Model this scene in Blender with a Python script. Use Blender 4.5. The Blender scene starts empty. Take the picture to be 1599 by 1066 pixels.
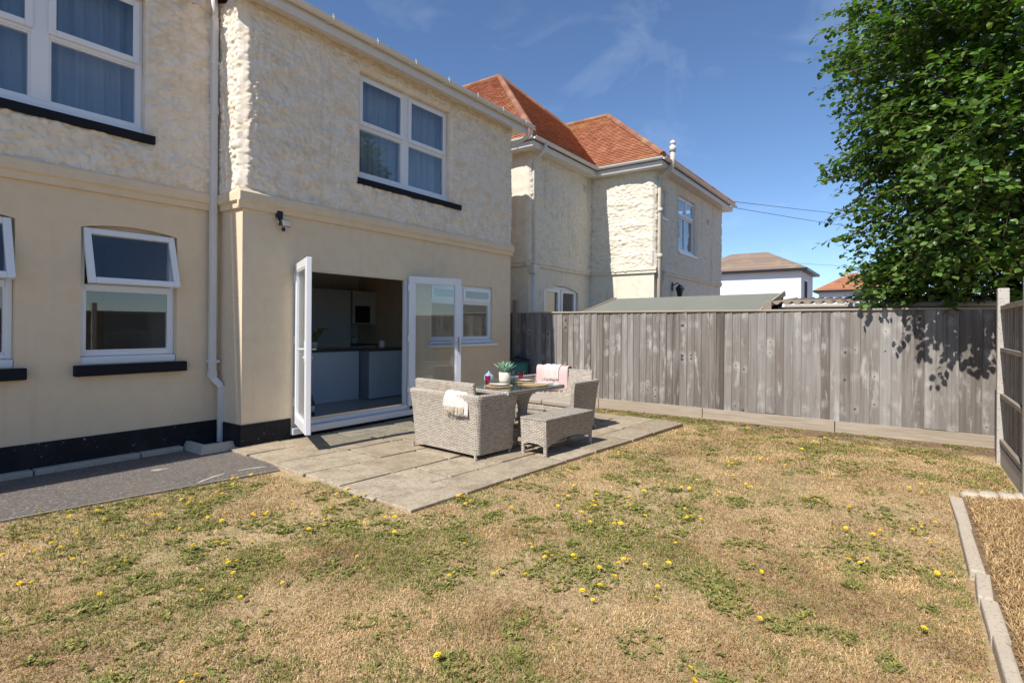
import bpy, math, random
import numpy as np
from mathutils import Vector, Matrix
R = math.radians
rng = np.random.default_rng(7)
random.seed(7)
scene = bpy.context.scene
C = scene.collection

# ------------------------------------------------------------------ camera
cam_d = bpy.data.cameras.new("camera")
cam = bpy.data.objects.new("camera", cam_d)
C.objects.link(cam)
cam.location = (0, 0, 1.45)
cam_d.sensor_width = 36.0
cam_d.lens = 860.0 / 1599.0 * 36.0
cam_d.shift_y = -24.5 / 1599.0
cam_d.clip_start = 0.05
cam_d.clip_end = 2000
HEAD = R(35.8)
cam.rotation_mode = 'QUATERNION'
q = Matrix.Rotation(HEAD - R(90), 3, 'Z').to_quaternion() @ Matrix.Rotation(R(90), 3, 'X').to_quaternion()
cam.rotation_quaternion = q @ Matrix.Rotation(R(0.4), 3, 'Z').to_quaternion()
scene.camera = cam

# ------------------------------------------------------------------ sky and sun
SUN_EL, SUN_AZ = 49.0, 5.0          # the sun stands over -X, a little behind the house (+Y)
world = bpy.data.worlds.new("World")
scene.world = world
world.use_nodes = True
wn, wl = world.node_tree.nodes, world.node_tree.links
wn.clear()
w_out = wn.new('ShaderNodeOutputWorld')
w_bg = wn.new('ShaderNodeBackground')
w_sky = wn.new('ShaderNodeTexSky')
w_sky.sky_type = 'NISHITA'
w_sky.sun_disc = False
w_sky.sun_elevation = R(SUN_EL)
w_sky.sun_rotation = R(-90 + SUN_AZ)
w_sky.altitude = 0
w_sky.air_density = 0.85
w_sky.dust_density = 0.0
w_sky.ozone_density = 6.0
w_tc = wn.new('ShaderNodeTexCoord')
w_map = wn.new('ShaderNodeMapping')
w_map.inputs['Rotation'].default_value = (0.1, 0.2, 0.9)
w_map.inputs['Location'].default_value = (2.3, .7, 1.1)
w_map.inputs['Scale'].default_value = (1.3, 4.2, 6.5)
w_noise = wn.new('ShaderNodeTexNoise')
w_noise.inputs['Scale'].default_value = 1.25
w_noise.inputs['Detail'].default_value = 7
w_noise.inputs['Roughness'].default_value = 0.55
w_noise.inputs['Distortion'].default_value = 0.5
w_ramp = wn.new('ShaderNodeValToRGB')
w_ramp.color_ramp.elements[0].position = 0.56
w_ramp.color_ramp.elements[0].color = (0, 0, 0, 1)
w_ramp.color_ramp.elements[1].position = 0.80
w_ramp.color_ramp.elements[1].color = (0.15, 0.15, 0.15, 1)
w_mix = wn.new('ShaderNodeMixRGB')
w_mix.inputs[2].default_value = (7.5, 8.2, 9.0, 1)
wl.new(w_tc.outputs['Generated'], w_map.inputs['Vector'])
wl.new(w_map.outputs['Vector'], w_noise.inputs['Vector'])
wl.new(w_noise.outputs['Fac'], w_ramp.inputs['Fac'])
wl.new(w_ramp.outputs['Color'], w_mix.inputs[0])
wl.new(w_sky.outputs['Color'], w_mix.inputs[1])
wl.new(w_mix.outputs['Color'], w_bg.inputs['Color'])
w_bg.inputs['Strength'].default_value = 0.098
wl.new(w_bg.outputs['Background'], w_out.inputs['Surface'])

sun_d = bpy.data.lights.new("sun", 'SUN')
sun_d.energy = 3.9
sun_d.angle = R(0.5)
sun_d.color = (1.0, 0.945, 0.87)
sun = bpy.data.objects.new("sun", sun_d)
C.objects.link(sun)
sun.location = (-20, 3, 25)
_d = Vector((math.cos(R(SUN_EL)) * math.cos(R(SUN_AZ)), -math.cos(R(SUN_EL)) * math.sin(R(SUN_AZ)), -math.sin(R(SUN_EL))))
sun.rotation_mode = 'QUATERNION'
sun.rotation_quaternion = _d.to_track_quat('-Z', 'Y')

vs = scene.view_settings
vs.view_transform = 'Standard'
vs.look = 'None'
vs.exposure = 0.66
vs.gamma = 1.0
vs.use_curve_mapping = False
scene.cycles.max_bounces = 10
scene.cycles.transparent_max_bounces = 16

# ------------------------------------------------------------------ mesh helpers
WORLD_LOC = {}

class MB:
    def __init__(s):
        s.v, s.f, s.m = [], [], []
    def quad(s, a, b, c, d, m=0):
        n = len(s.v); s.v += [a, b, c, d]; s.f.append((n, n+1, n+2, n+3)); s.m.append(m); return s
    def poly(s, pts, m=0):
        n = len(s.v); s.v += list(pts); s.f.append(tuple(range(n, n+len(pts)))); s.m.append(m); return s
    def box(s, x0, x1, y0, y1, z0, z1, m=0):
        n = len(s.v)
        s.v += [(x0,y0,z0),(x1,y0,z0),(x1,y1,z0),(x0,y1,z0),(x0,y0,z1),(x1,y0,z1),(x1,y1,z1),(x0,y1,z1)]
        for q_ in ((0,3,2,1),(4,5,6,7),(0,1,5,4),(1,2,6,5),(2,3,7,6),(3,0,4,7)):
            s.f.append(tuple(n+i for i in q_)); s.m.append(m)
        return s
    def hexa(s, p, m=0):        # eight corners: bottom ring of four, then top ring
        n = len(s.v); s.v += [tuple(a) for a in p]
        for q_ in ((0,3,2,1),(4,5,6,7),(0,1,5,4),(1,2,6,5),(2,3,7,6),(3,0,4,7)):
            s.f.append(tuple(n+i for i in q_)); s.m.append(m)
        return s
    def bar(s, a, b, w, h, m=0, up=(0,0,1)):
        a, b = Vector(a), Vector(b); d = (b-a).normalized()
        u = Vector(up)
        if abs(d.dot(u)) > .98: u = Vector((1,0,0))
        r = d.cross(u).normalized(); u = r.cross(d).normalized()
        r *= w/2; u *= h/2
        return s.hexa([a-r-u, a+r-u, b+r-u, b-r-u, a-r+u, a+r+u, b+r+u, b-r+u], m)
    def tube(s, path, r, k=8, m=0, cap=True):
        path = [Vector(p) for p in path]
        rs = r if isinstance(r, (list, tuple)) else [r]*len(path)
        n0 = len(s.v); up = None
        for i, p in enumerate(path):
            d = (path[min(i+1, len(path)-1)] - path[max(i-1, 0)]).normalized()
            if up is None:
                up = Vector((0,0,1)) if abs(d.z) < .9 else Vector((1,0,0))
            x = d.cross(up).normalized(); y = x.cross(d).normalized(); up = y
            for j in range(k):
                a = 2*math.pi*j/k
                s.v.append(tuple(p + x*math.cos(a)*rs[i] + y*math.sin(a)*rs[i]))
        for i in range(len(path)-1):
            for j in range(k):
                a, b = n0+i*k+j, n0+i*k+(j+1) % k
                s.f.append((a, b, b+k, a+k)); s.m.append(m)
        if cap:
            s.f.append(tuple(n0+j for j in range(k))[::-1]); s.m.append(m)
            e = n0+(len(path)-1)*k
            s.f.append(tuple(e+j for j in range(k))); s.m.append(m)
        return s
    def lathe(s, c, prof, k=24, m=0):
        n0 = len(s.v); cx, cy, cz = c
        for r, z in prof:
            for j in range(k):
                a = 2*math.pi*j/k
                s.v.append((cx+r*math.cos(a), cy+r*math.sin(a), cz+z))
        for i in range(len(prof)-1):
            for j in range(k):
                a, b = n0+i*k+j, n0+i*k+(j+1) % k
                s.f.append((a, b, b+k, a+k)); s.m.append(m)
        s.f.append(tuple(n0+j for j in range(k))[::-1]); s.m.append(m)
        e = n0+(len(prof)-1)*k
        s.f.append(tuple(e+j for j in range(k))); s.m.append(m)
        return s
    def prism(s, pts, off, m=0):    # polygon pts extruded by the vector off
        n = len(s.v); k = len(pts); o = Vector(off)
        s.v += [tuple(p) for p in pts] + [tuple(Vector(p)+o) for p in pts]
        s.f.append(tuple(range(n, n+k))[::-1]); s.m.append(m)
        s.f.append(tuple(range(n+k, n+2*k))); s.m.append(m)
        for i in range(k):
            j = (i+1) % k
            s.f.append((n+i, n+j, n+k+j, n+k+i)); s.m.append(m)
        return s

def mesh_from(name, v, f, mats, midx=None, smooth=False, uv=True, origin=None):
    v = np.asarray(v, dtype=np.float64)
    if origin is None:
        origin = np.array([(v[:,0].min()+v[:,0].max())/2, (v[:,1].min()+v[:,1].max())/2, v[:,2].min()])
    me = bpy.data.meshes.new(name)
    me.from_pydata((v-origin).tolist(), [], f)
    for mt in (mats if isinstance(mats, (list, tuple)) else [mats]):
        me.materials.append(mt)
    if midx is not None and len(set(midx)) > 1:
        me.polygons.foreach_set('material_index', midx)
    if smooth:
        me.polygons.foreach_set('use_smooth', [True]*len(me.polygons))
    me.update()
    if uv:
        box_uv(me, origin)
    return me, origin

def box_uv(me, origin):
    n = len(me.loops)
    if n == 0: return
    lay = me.uv_layers.new(name='UVMap')
    co = np.empty(len(me.vertices)*3); me.vertices.foreach_get('co', co); co = co.reshape(-1,3)+origin
    li = np.empty(n, dtype=np.int32); me.loops.foreach_get('vertex_index', li)
    nr = np.empty(len(me.polygons)*3); me.polygons.foreach_get('normal', nr); nr = np.abs(nr.reshape(-1,3))
    lt = np.empty(len(me.polygons), dtype=np.int32); me.polygons.foreach_get('loop_total', lt)
    ax = np.repeat(np.argmax(nr, axis=1), lt)
    p = co[li]
    uvs = np.empty((n,2))
    uvs[:,0] = np.where(ax == 0, p[:,1], p[:,0])
    uvs[:,1] = np.where(ax == 2, p[:,1], p[:,2])
    lay.data.foreach_set('uv', uvs.ravel())

def place(o, origin, parent):
    C.objects.link(o)
    po = np.zeros(3)
    if parent is not None:
        o.parent = parent; po = WORLD_LOC[parent.name]
    o.location = tuple(np.asarray(origin)-po)
    WORLD_LOC[o.name] = np.asarray(origin, dtype=float)
    return o

def obj(name, mb, mats, parent=None, smooth=False, bevel=0, bseg=2, label=None, cat=None, group=None, kind=None):
    me, org = mesh_from(name, mb.v, mb.f, mats, mb.m, smooth)
    o = bpy.data.objects.new(name, me)
    place(o, org, parent)
    if bevel:
        b = o.modifiers.new('bevel', 'BEVEL'); b.width = bevel; b.segments = bseg; b.limit_method = 'ANGLE'; b.angle_limit = R(40)
    tag(o, label, cat, group, kind)
    return o

def tag(o, label=None, cat=None, group=None, kind=None):
    if label: o['label'] = label
    if cat: o['category'] = cat
    if group: o['group'] = group
    if kind: o['kind'] = kind
    return o

def thing(name, label, cat, loc=(0,0,0), group=None, kind=None):
    o = bpy.data.objects.new(name, None)
    o.empty_display_size = .2
    place(o, np.array(loc, dtype=float), None)
    return tag(o, label, cat, group, kind)

def inst(src, name, loc, parent=None, rot=None, scale=None):
    o = src.copy(); o.name = name
    C.objects.link(o)
    po = np.zeros(3)
    if parent is not None:
        o.parent = parent; po = WORLD_LOC[parent.name]
    o.location = tuple(np.asarray(loc, dtype=float)-po)
    if rot is not None: o.rotation_euler = rot
    if scale is not None: o.scale = scale
    WORLD_LOC[o.name] = np.asarray(loc, dtype=float)
    return o

# ------------------------------------------------------------------ numpy noise
_perm = np.random.default_rng(3).permutation(4096)
def _h(ix, iy):
    return _perm[(ix*1 + _perm[iy & 4095]) & 4095] / 4095.0
def vnoise(x, y):
    x = np.asarray(x, dtype=float); y = np.asarray(y, dtype=float)
    ix, iy = np.floor(x).astype(int), np.floor(y).astype(int)
    fx, fy = x-ix, y-iy
    fx = fx*fx*fx*(fx*(fx*6-15)+10); fy = fy*fy*fy*(fy*(fy*6-15)+10)
    a, b, c, d = _h(ix, iy), _h(ix+1, iy), _h(ix, iy+1), _h(ix+1, iy+1)
    return (a*(1-fx)+b*fx)*(1-fy)+(c*(1-fx)+d*fx)*fy
def fbm(x, y, o=4, r=.5):
    s, a, t = 0, 1, 0
    for i in range(o):
        s = s + a*vnoise(x*2**i+17.3*i, y*2**i-9.1*i); t += a; a *= r
    return s/t

def worley(x, y, seed=0):
    x = np.asarray(x, dtype=float); y = np.asarray(y, dtype=float)
    ix, iy = np.floor(x).astype(int), np.floor(y).astype(int); best = np.full(x.shape, 9.0)
    for a in (-1, 0, 1):
        for b in (-1, 0, 1):
            cx_, cy_ = ix+a, iy+b
            fx, fy = cx_+.15+.7*_h(cx_+seed*7, cy_+3), cy_+.15+.7*_h(cx_+91, cy_+seed*5+47)
            best = np.minimum(best, (x-fx)**2+(y-fy)**2)
    return np.sqrt(best)

# ------------------------------------------------------------------ material helpers
class NT:
    def __init__(s, name):
        s.mat = bpy.data.materials.new(name); s.mat.use_nodes = True
        s.n, s.l = s.mat.node_tree.nodes, s.mat.node_tree.links
        s.p = s.n['Principled BSDF']; s.out = s.n['Material Output']
    def new(s, t, **kw):
        nd = s.n.new(t)
        for k, v in kw.items():
            if k in nd.inputs: nd.inputs[k].default_value = v
            else: setattr(nd, k, v)
        return nd
    def link(s, a, b): s.l.new(a, b)
    def coords(s, kind='Object', scale=(1,1,1), rnd=False):
        tc = s.new('ShaderNodeTexCoord'); mp = s.new('ShaderNodeMapping')
        mp.inputs['Scale'].default_value = scale
        s.link(tc.outputs[kind], mp.inputs['Vector'])
        if rnd:
            oi = s.new('ShaderNodeObjectInfo'); mu = s.new('ShaderNodeMath', operation='MULTIPLY'); mu.inputs[1].default_value = 57.0
            s.link(oi.outputs['Random'], mu.inputs[0])
            cb = s.new('ShaderNodeCombineXYZ'); s.link(mu.outputs[0], cb.inputs[0]); s.link(mu.outputs[0], cb.inputs[2])
            s.link(cb.outputs[0], mp.inputs['Location'])
        return mp.outputs['Vector']
    def world(s, scale=(1,1,1)):
        g = s.new('ShaderNodeNewGeometry'); mp = s.new('ShaderNodeMapping'); mp.inputs['Scale'].default_value = scale
        s.link(g.outputs['Position'], mp.inputs['Vector']); return mp.outputs['Vector']
    def noise(s, vec, scale=5, detail=5, rough=.55, dist=0):
        n = s.new('ShaderNodeTexNoise', Scale=scale, Detail=detail, Roughness=rough, Distortion=dist)
        s.link(vec, n.inputs['Vector']); return n.outputs['Fac']
    def voro(s, vec, scale=5, feature='F1', out='Distance'):
        n = s.new('ShaderNodeTexVoronoi', Scale=scale); n.feature = feature
        s.link(vec, n.inputs['Vector']); return n.outputs[out]
    def ramp(s, fac, stops):
        n = s.new('ShaderNodeValToRGB'); cr = n.color_ramp
        while len(cr.elements) < len(stops): cr.elements.new(.5)
        for e, (p, c) in zip(cr.elements, stops):
            e.position = p; e.color = tuple(c)+(1,) if not isinstance(c, (int, float)) else (c, c, c, 1)
        s.link(fac, n.inputs['Fac']); return n.outputs['Color']
    def mix(s, fac, a, b, mode='MIX'):
        n = s.new('ShaderNodeMixRGB', blend_type=mode)
        for i, x in ((0, fac), (1, a), (2, b)):
            if hasattr(x, 'is_linked') or hasattr(x, 'links'): s.link(x, n.inputs[i])
            elif isinstance(x, (int, float)): n.inputs[i].default_value = x if i == 0 else (x, x, x, 1)
            else: n.inputs[i].default_value = tuple(x)+(1,)
        return n.outputs['Color']
    def math(s, op, a, b=0.0):
        n = s.new('ShaderNodeMath', operation=op)
        for i, x in ((0, a), (1, b)):
            if isinstance(x, (int, float)): n.inputs[i].default_value = x
            else: s.link(x, n.inputs[i])
        return n.outputs[0]
    def bump(s, h, strength=.4, dist=.01):
        b = s.new('ShaderNodeBump', Strength=strength, Distance=dist)
        s.link(h, b.inputs['Height']); s.link(b.outputs['Normal'], s.p.inputs['Normal']); return b
    def color(s, c):
        if hasattr(c, 'links'): s.link(c, s.p.inputs['Base Color'])
        else: s.p.inputs['Base Color'].default_value = tuple(c)+(1,)
    def rough(s, r):
        if hasattr(r, 'links'): s.link(r, s.p.inputs['Roughness'])
        else: s.p.inputs['Roughness'].default_value = r

def plain(name, c, rough=.5, var=.12, scale=6, metal=0, bump=0, spec=None, rnd=0):
    t = NT(name)
    v = t.coords('Object', rnd=True)
    n = t.noise(v, scale, 5)
    col = t.mix(t.math('MULTIPLY', n, 1.0), [x*(1-var) for x in c], [min(1, x*(1+var)) for x in c])
    t.color(col); t.rough(rough); t.p.inputs['Metallic'].default_value = metal
    if spec is not None: t.p.inputs['Specular IOR Level'].default_value = spec
    if bump: t.bump(t.noise(v, scale*12, 3), bump, .004)
    return t.mat

M = {}
def m_wall_rough():
    t = NT('roughcast'); v = t.world()
    big = t.noise(v, 1.1, 4); fine = t.noise(v, 7, 6, .6); vf = t.noise(v, 70, 4, .6)
    c = t.mix(t.ramp(fine, [(.40, 0), (.68, 1)]), (.82, .74, .62), (.72, .59, .42))
    c = t.mix(t.ramp(big, [(.45, 0), (.75, .55)]), c, (.78, .72, .62))
    streak = t.noise(t.world((9, 9, .5)), 1, 4)
    c = t.mix(t.ramp(streak, [(.58, 0), (.80, .30)]), c, (.42, .38, .33))
    t.color(c); t.rough(.9); t.bump(vf, .5, .006); return t.mat
def m_wall_smooth():
    t = NT('smooth_render'); v = t.world()
    big = t.noise(v, .9, 5); mid = t.noise(v, 6, 5); vf = t.noise(v, 75, 4, .65)
    c = t.mix(big, (.74, .595, .41), (.79, .655, .475))
    c = t.mix(t.ramp(mid, [(.45, 0), (.8, .4)]), c, (.64, .50, .33))
    streak = t.noise(t.world((7, 7, .4)), 1, 4)
    c = t.mix(t.ramp(streak, [(.6, 0), (.85, .22)]), c, (.40, .32, .22))
    t.color(c); t.rough(.88); t.bump(vf, .8, .010); return t.mat
def m_wall_neigh():
    t = NT('neighbour_roughcast'); v = t.world()
    big = t.noise(v, .8, 5); fine = t.noise(v, 8, 5)
    c = t.mix(big, (.74, .67, .54), (.79, .73, .61))
    c = t.mix(t.ramp(fine, [(.5, 0), (.8, .5)]), c, (.48, .40, .30))
    streak = t.noise(t.world((3, 3, .35)), 1.3, 5)
    c = t.mix(t.ramp(streak, [(.55, 0), (.8, .5)]), c, (.30, .28, .25))
    t.color(c); t.rough(.9); t.bump(t.noise(v, 60, 4), .5, .008); return t.mat
def m_plinth():
    t = NT('black_plinth_paint'); v = t.world()
    sp = t.noise(v, 26, 6, .65)
    c = t.mix(t.ramp(sp, [(.655, 0), (.69, 1)]), (.012, .012, .016), (.32, .31, .29))
    dust = t.noise(v, 3, 5)
    c = t.mix(t.ramp(dust, [(.5, 0), (.85, .25)]), c, (.12, .11, .10))
    t.color(c); t.rough(.75); t.p.inputs['Specular IOR Level'].default_value = .25; t.bump(t.noise(v, 60, 4), .5, .006); return t.mat
def m_glass(name='window_glass', tint=(.90, .93, .94), gloss=.03):
    t = NT(name); t.n.remove(t.p)
    tr = t.new('ShaderNodeBsdfTransparent'); tr.inputs['Color'].default_value = tint+(1,)
    gl = t.new('ShaderNodeBsdfGlossy', Roughness=.01); gl.inputs['Color'].default_value = (1, 1, 1, 1)
    fr = t.new('ShaderNodeFresnel')      # the same reflection on both faces of the pane
    ge = t.new('ShaderNodeNewGeometry'); mr = t.new('ShaderNodeMapRange')
    mr.inputs['To Min'].default_value = 1.52; mr.inputs['To Max'].default_value = 1/1.52
    t.link(ge.outputs['Backfacing'], mr.inputs['Value']); t.link(mr.outputs[0], fr.inputs['IOR'])
    fa = t.math('ADD', fr.outputs[0], gloss)
    mx = t.new('ShaderNodeMixShader')
    t.link(fa, mx.inputs[0]); t.link(tr.outputs[0], mx.inputs[1]); t.link(gl.outputs[0], mx.inputs[2])
    t.link(mx.outputs[0], t.out.inputs['Surface']); return t.mat
def m_fabric(name, c, scale=300, var=.1, trans=0):
    t = NT(name); v = t.coords('Object')
    n = t.noise(v, 4, 4); w = t.noise(v, scale, 2)
    t.color(t.mix(n, [x*(1-var) for x in c], [min(1, x*(1+var)) for x in c])); t.rough(.9)
    t.bump(w, .4, .002); t.p.inputs['Sheen Weight'].default_value = .2
    return t.mat
def m_wood_fence():
    t = NT('weathered_timber'); v = t.coords('Object', (1, 1, 1), rnd=True)
    oi = t.new('ShaderNodeObjectInfo')
    vg = t.coords('Object', (38, 38, 1.6), rnd=True)
    gr = t.noise(vg, 1, 6, .6, .6)
    lg = t.noise(t.coords('Object', (6, 6, .8), rnd=True), 1, 4)
    base = t.ramp(oi.outputs['Random'], [(0, (.12, .098, .08)), (.15, (.23, .207, .185)), (.4, (.30, .28, .26)), (.6, (.18, .157, .135)), (.8, (.26, .24, .218)), (1, (.37, .355, .335))])
    c = t.mix(t.ramp(gr, [(.3, 0), (.7, 1)]), t.mix(1.0, base, (.62, .60, .58), 'MULTIPLY'), base)
    c = t.mix(t.ramp(lg, [(.5, 0), (.75, .5)]), c, (.42, .405, .385))
    c = t.mix(t.ramp(lg, [(.28, .6), (.45, 0)]), c, (.115, .09, .07))
    # knots: small dark spots with a pale halo, in rows as the planks come off the saw
    tc = t.new('ShaderNodeTexCoord'); so = t.new('ShaderNodeSeparateXYZ'); t.link(tc.outputs['Object'], so.inputs[0])
    ge = t.new('ShaderNodeNewGeometry'); sw = t.new('ShaderNodeSeparateXYZ'); t.link(ge.outputs['Position'], sw.inputs[0])
    grp = t.math('FLOOR', t.math('MULTIPLY', t.math('ADD', sw.outputs[1], sw.outputs[0]), 1.35))
    jit = t.math('MULTIPLY', oi.outputs['Random'], .42)
    kw = t.math('ADD', t.math('ADD', t.math('MULTIPLY', sw.outputs[2], 2.3), t.math('MULTIPLY', grp, 17.3)), jit)
    kn = t.new('ShaderNodeTexVoronoi', Scale=1.0); kn.voronoi_dimensions = '1D'; t.link(kw, kn.inputs['W'])
    dz = t.math('MULTIPLY', kn.outputs['Distance'], .42)
    yc = t.math('ADD', t.math('MULTIPLY', t.math('FRACT', t.math('MULTIPLY', oi.outputs['Random'], 37.0)), .07), .03)
    dy = t.math('SUBTRACT', so.outputs[1], yc)
    hf = t.noise(t.coords('Object', (30, 30, 22), rnd=True), 1, 3)
    warp = t.math('ADD', t.math('MULTIPLY', t.math('SUBTRACT', lg, .47), .13), t.math('MULTIPLY', t.math('SUBTRACT', hf, .5), .030))
    kd = t.math('ADD', t.math('SQRT', t.math('ADD', t.math('MULTIPLY', dz, dz), t.math('MULTIPLY', dy, dy))), warp)
    wp = t.noise(t.coords('Object', (9, 9, 3.2), rnd=True), 1, 5, .65)
    few = t.ramp(t.math('FRACT', t.math('MULTIPLY', oi.outputs['Random'], 91.0)), [(.35, 0), (.37, 1)])
    halo = t.mix(1.0, t.mix(1.0, t.ramp(kd, [(.006, 0), (.022, .5), (.085, 0)]), t.ramp(wp, [(.42, 0), (.58, 1)]), 'MULTIPLY'), few, 'MULTIPLY')
    c = t.mix(halo, c, (.50, .485, .46))
    c = t.mix(t.mix(1.0, t.ramp(kd, [(.004, .95), (.010, 0)]), few, 'MULTIPLY'), c, (.06, .046, .036))
    c = t.mix(t.ramp(wp, [(.56, 0), (.70, .6)]), c, (.50, .485, .46))
    foot = t.noise(t.world((8, 8, 3)), 1, 4)
    c = t.mix(t.ramp(foot, [(.58, 0), (.74, .45)]), c, (.17, .13, .10))
    t.color(c); t.rough(.85); t.bump(gr, .5, .003); return t.mat
def m_wood(name, a, b, sc=(30, 30, 1.5)):
    t = NT(name); gr = t.noise(t.coords('Object', sc, rnd=True), 1, 6, .6, .5)
    t.color(t.mix(t.ramp(gr, [(.3, 0), (.7, 1)]), a, b)); t.rough(.8); t.bump(gr, .4, .003); return t.mat
def m_tiles(name, a, b, lich):
    t = NT(name); g = t.new('ShaderNodeNewGeometry')
    v = t.world()
    c = t.ramp(g.outputs['Random Per Island'], [(0, a), (.5, [(x+y)/2 for x, y in zip(a, b)]), (1, b)])
    n = t.noise(v, .9, 6, .65); n2 = t.noise(v, 9, 5)
    c = t.mix(t.ramp(n, [(.56, 0), (.70, .75)]), c, lich)
    c = t.mix(t.ramp(n2, [(.60, 0), (.78, .35)]), c, (.18, .10, .06))
    t.color(c); t.rough(.85); t.bump(n2, .4, .01); return t.mat
def m_slab():
    t = NT('paving_stone'); v = t.world(); oi = t.new('ShaderNodeObjectInfo')
    base = t.ramp(oi.outputs['Random'], [(0, (.335, .27, .185)), (.5, (.39, .32, .225)), (1, (.44, .37, .27))])
    n = t.noise(v, 5, 7, .68); n2 = t.noise(v, 38, 5, .6)
    c = t.mix(t.ramp(n, [(.38, .7), (.54, 0)]), base, (.25, .195, .13))
    c = t.mix(t.ramp(n2, [(.30, .75), (.46, 0)]), c, (.14, .11, .08))
    c = t.mix(t.ramp(n2, [(.60, 0), (.72, .7)]), c, (.60, .55, .45))
    t.color(c); t.rough(.9); t.bump(t.mix(.5, n, n2), .6, .008); return t.mat
def m_asphalt():
    t = NT('asphalt'); v = t.world()
    n = t.voro(v, 85, out='Color'); n1 = t.noise(v, 1.3, 6, .6); n2 = t.noise(v, 140, 3)
    g = t.new('ShaderNodeSeparateColor'); t.link(n, g.inputs[0])
    c = t.ramp(g.outputs[0], [(0, (.090, .078, .068)), (.6, (.140, .120, .104)), (.95, (.19, .168, .148)), (.985, (.32, .30, .27))])
    c = t.mix(t.ramp(n1, [(.5, 0), (.75, .45)]), c, (.21, .17, .13))
    t.color(c); t.rough(.9); t.bump(t.mix(.5, g.outputs[1], n2), .7, .008); return t.mat
def m_concrete(name='concrete', a=(.36, .32, .26), b=(.47, .43, .36)):
    t = NT(name); v = t.world(); n = t.noise(v, 5, 7, .65); n2 = t.noise(v, 60, 4)
    c = t.mix(n, a, b); c = t.mix(t.ramp(n2, [(.32, .6), (.45, 0)]), c, (.16, .14, .11))
    t.color(c); t.rough(.92); t.bump(t.mix(.5, n, n2), .6, .008); return t.mat
def m_wicker():
    t = NT('wicker'); tc = t.new('ShaderNodeTexCoord')
    br = t.new('ShaderNodeTexBrick', Scale=1.0)
    br.offset = .5; br.squash = 1
    br.inputs['Color1'].default_value = (.62, .555, .47, 1); br.inputs['Color2'].default_value = (.40, .34, .275, 1)
    br.inputs['Mortar'].default_value = (.07, .055, .042, 1)
    br.inputs['Brick Width'].default_value = .046; br.inputs['Row Height'].default_value = .0185
    br.inputs['Mortar Size'].default_value = .0026; br.inputs['Mortar Smooth'].default_value = .6
    t.link(tc.outputs['UV'], br.inputs['Vector'])
    mp = t.new('ShaderNodeMapping'); mp.inputs['Scale'].default_value = (2, 45, 1); t.link(tc.outputs['UV'], mp.inputs['Vector'])
    band = t.noise(mp.outputs['Vector'], 1, 3)
    c = t.mix(t.ramp(band, [(.35, 0), (.7, .55)]), br.outputs['Color'], (.62, .56, .47))
    c = t.mix(t.math('MULTIPLY', br.outputs['Fac'], .85), c, (.07, .055, .042))
    t.color(c); t.rough(.55)
    inv = t.math('SUBTRACT', 1.0, br.outputs['Fac'])
    t.bump(inv, 1.0, .007); return t.mat
def m_leaf():
    t = NT('leaf'); g = t.new('ShaderNodeNewGeometry')
    c = t.ramp(g.outputs['Random Per Island'], [(0, (.042, .090, .018)), (.5, (.080, .155, .028)), (.85, (.13, .225, .038)), (1, (.20, .27, .055))])
    t.color(c); t.rough(.38)
    tl = t.new('ShaderNodeBsdfTranslucent'); t.link(t.mix(1.0, c, (1.6, 2.0, .6), 'MULTIPLY'), tl.inputs['Color'])
    mx = t.new('ShaderNodeMixShader'); mx.inputs[0].default_value = .28
    t.link(t.p.outputs[0], mx.inputs[1]); t.link(tl.outputs[0], mx.inputs[2]); t.link(mx.outputs[0], t.out.inputs['Surface']); return t.mat
def m_attr(name, rough=.8, trans=.2):
    t = NT(name); a = t.new('ShaderNodeAttribute', attribute_name='col')
    t.color(a.outputs['Color']); t.rough(rough); t.p.inputs['Specular IOR Level'].default_value = .25
    if trans:
        tl = t.new('ShaderNodeBsdfTranslucent'); t.link(a.outputs['Color'], tl.inputs['Color'])
        mx = t.new('ShaderNodeMixShader'); mx.inputs[0].default_value = trans
        t.link(t.p.outputs[0], mx.inputs[1]); t.link(tl.outputs[0], mx.inputs[2]); t.link(mx.outputs[0], t.out.inputs['Surface'])
    return t.mat
def m_lawn():
    t = NT('dry_lawn'); v = t.world()
    n = t.noise(v, 1.6, 7, .62); f = t.noise(v, 22, 6, .7); vf = t.noise(v, 120, 4, .7)
    c = t.mix(t.ramp(f, [(.35, 0), (.65, 1)]), (.42, .29, .155), (.66, .49, .27))
    c = t.mix(t.ramp(vf, [(.35, .8), (.5, 0)]), c, (.13, .085, .045))
    c = t.mix(t.ramp(n, [(.52, 0), (.66, .6)]), c, (.17, .17, .06))
    c = t.mix(t.ramp(t.noise(v, .7, 4), [(.58, 0), (.72, .5)]), c, (.27, .19, .12))
    sx = t.new('ShaderNodeSeparateXYZ'); t.link(v, sx.inputs[0])
    edge_ = t.math('ADD', sx.outputs[0], t.math('MULTIPLY', t.math('SUBTRACT', n, .5), 2.2))
    mr = t.new('ShaderNodeMapRange'); mr.inputs['From Min'].default_value = 8.3; mr.inputs['From Max'].default_value = 8.8; t.link(edge_, mr.inputs['Value'])
    c = t.mix(mr.outputs[0], c, t.mix(f, (.12, .07, .04), (.28, .18, .11)))
    t.color(c); t.rough(.95); t.bump(t.mix(.5, f, vf), .9, .02); return t.mat
def m_soil():
    t = NT('soil'); v = t.world(); n = t.noise(v, 9, 7, .7); f = t.noise(v, 60, 5, .7)
    c = t.mix(n, (.14, .085, .05), (.30, .20, .12)); c = t.mix(t.ramp(f, [(.5, 0), (.75, .6)]), c, (.42, .33, .22))
    t.color(c); t.rough(.95); t.bump(t.mix(.5, n, f), 1, .03); return t.mat
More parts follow.
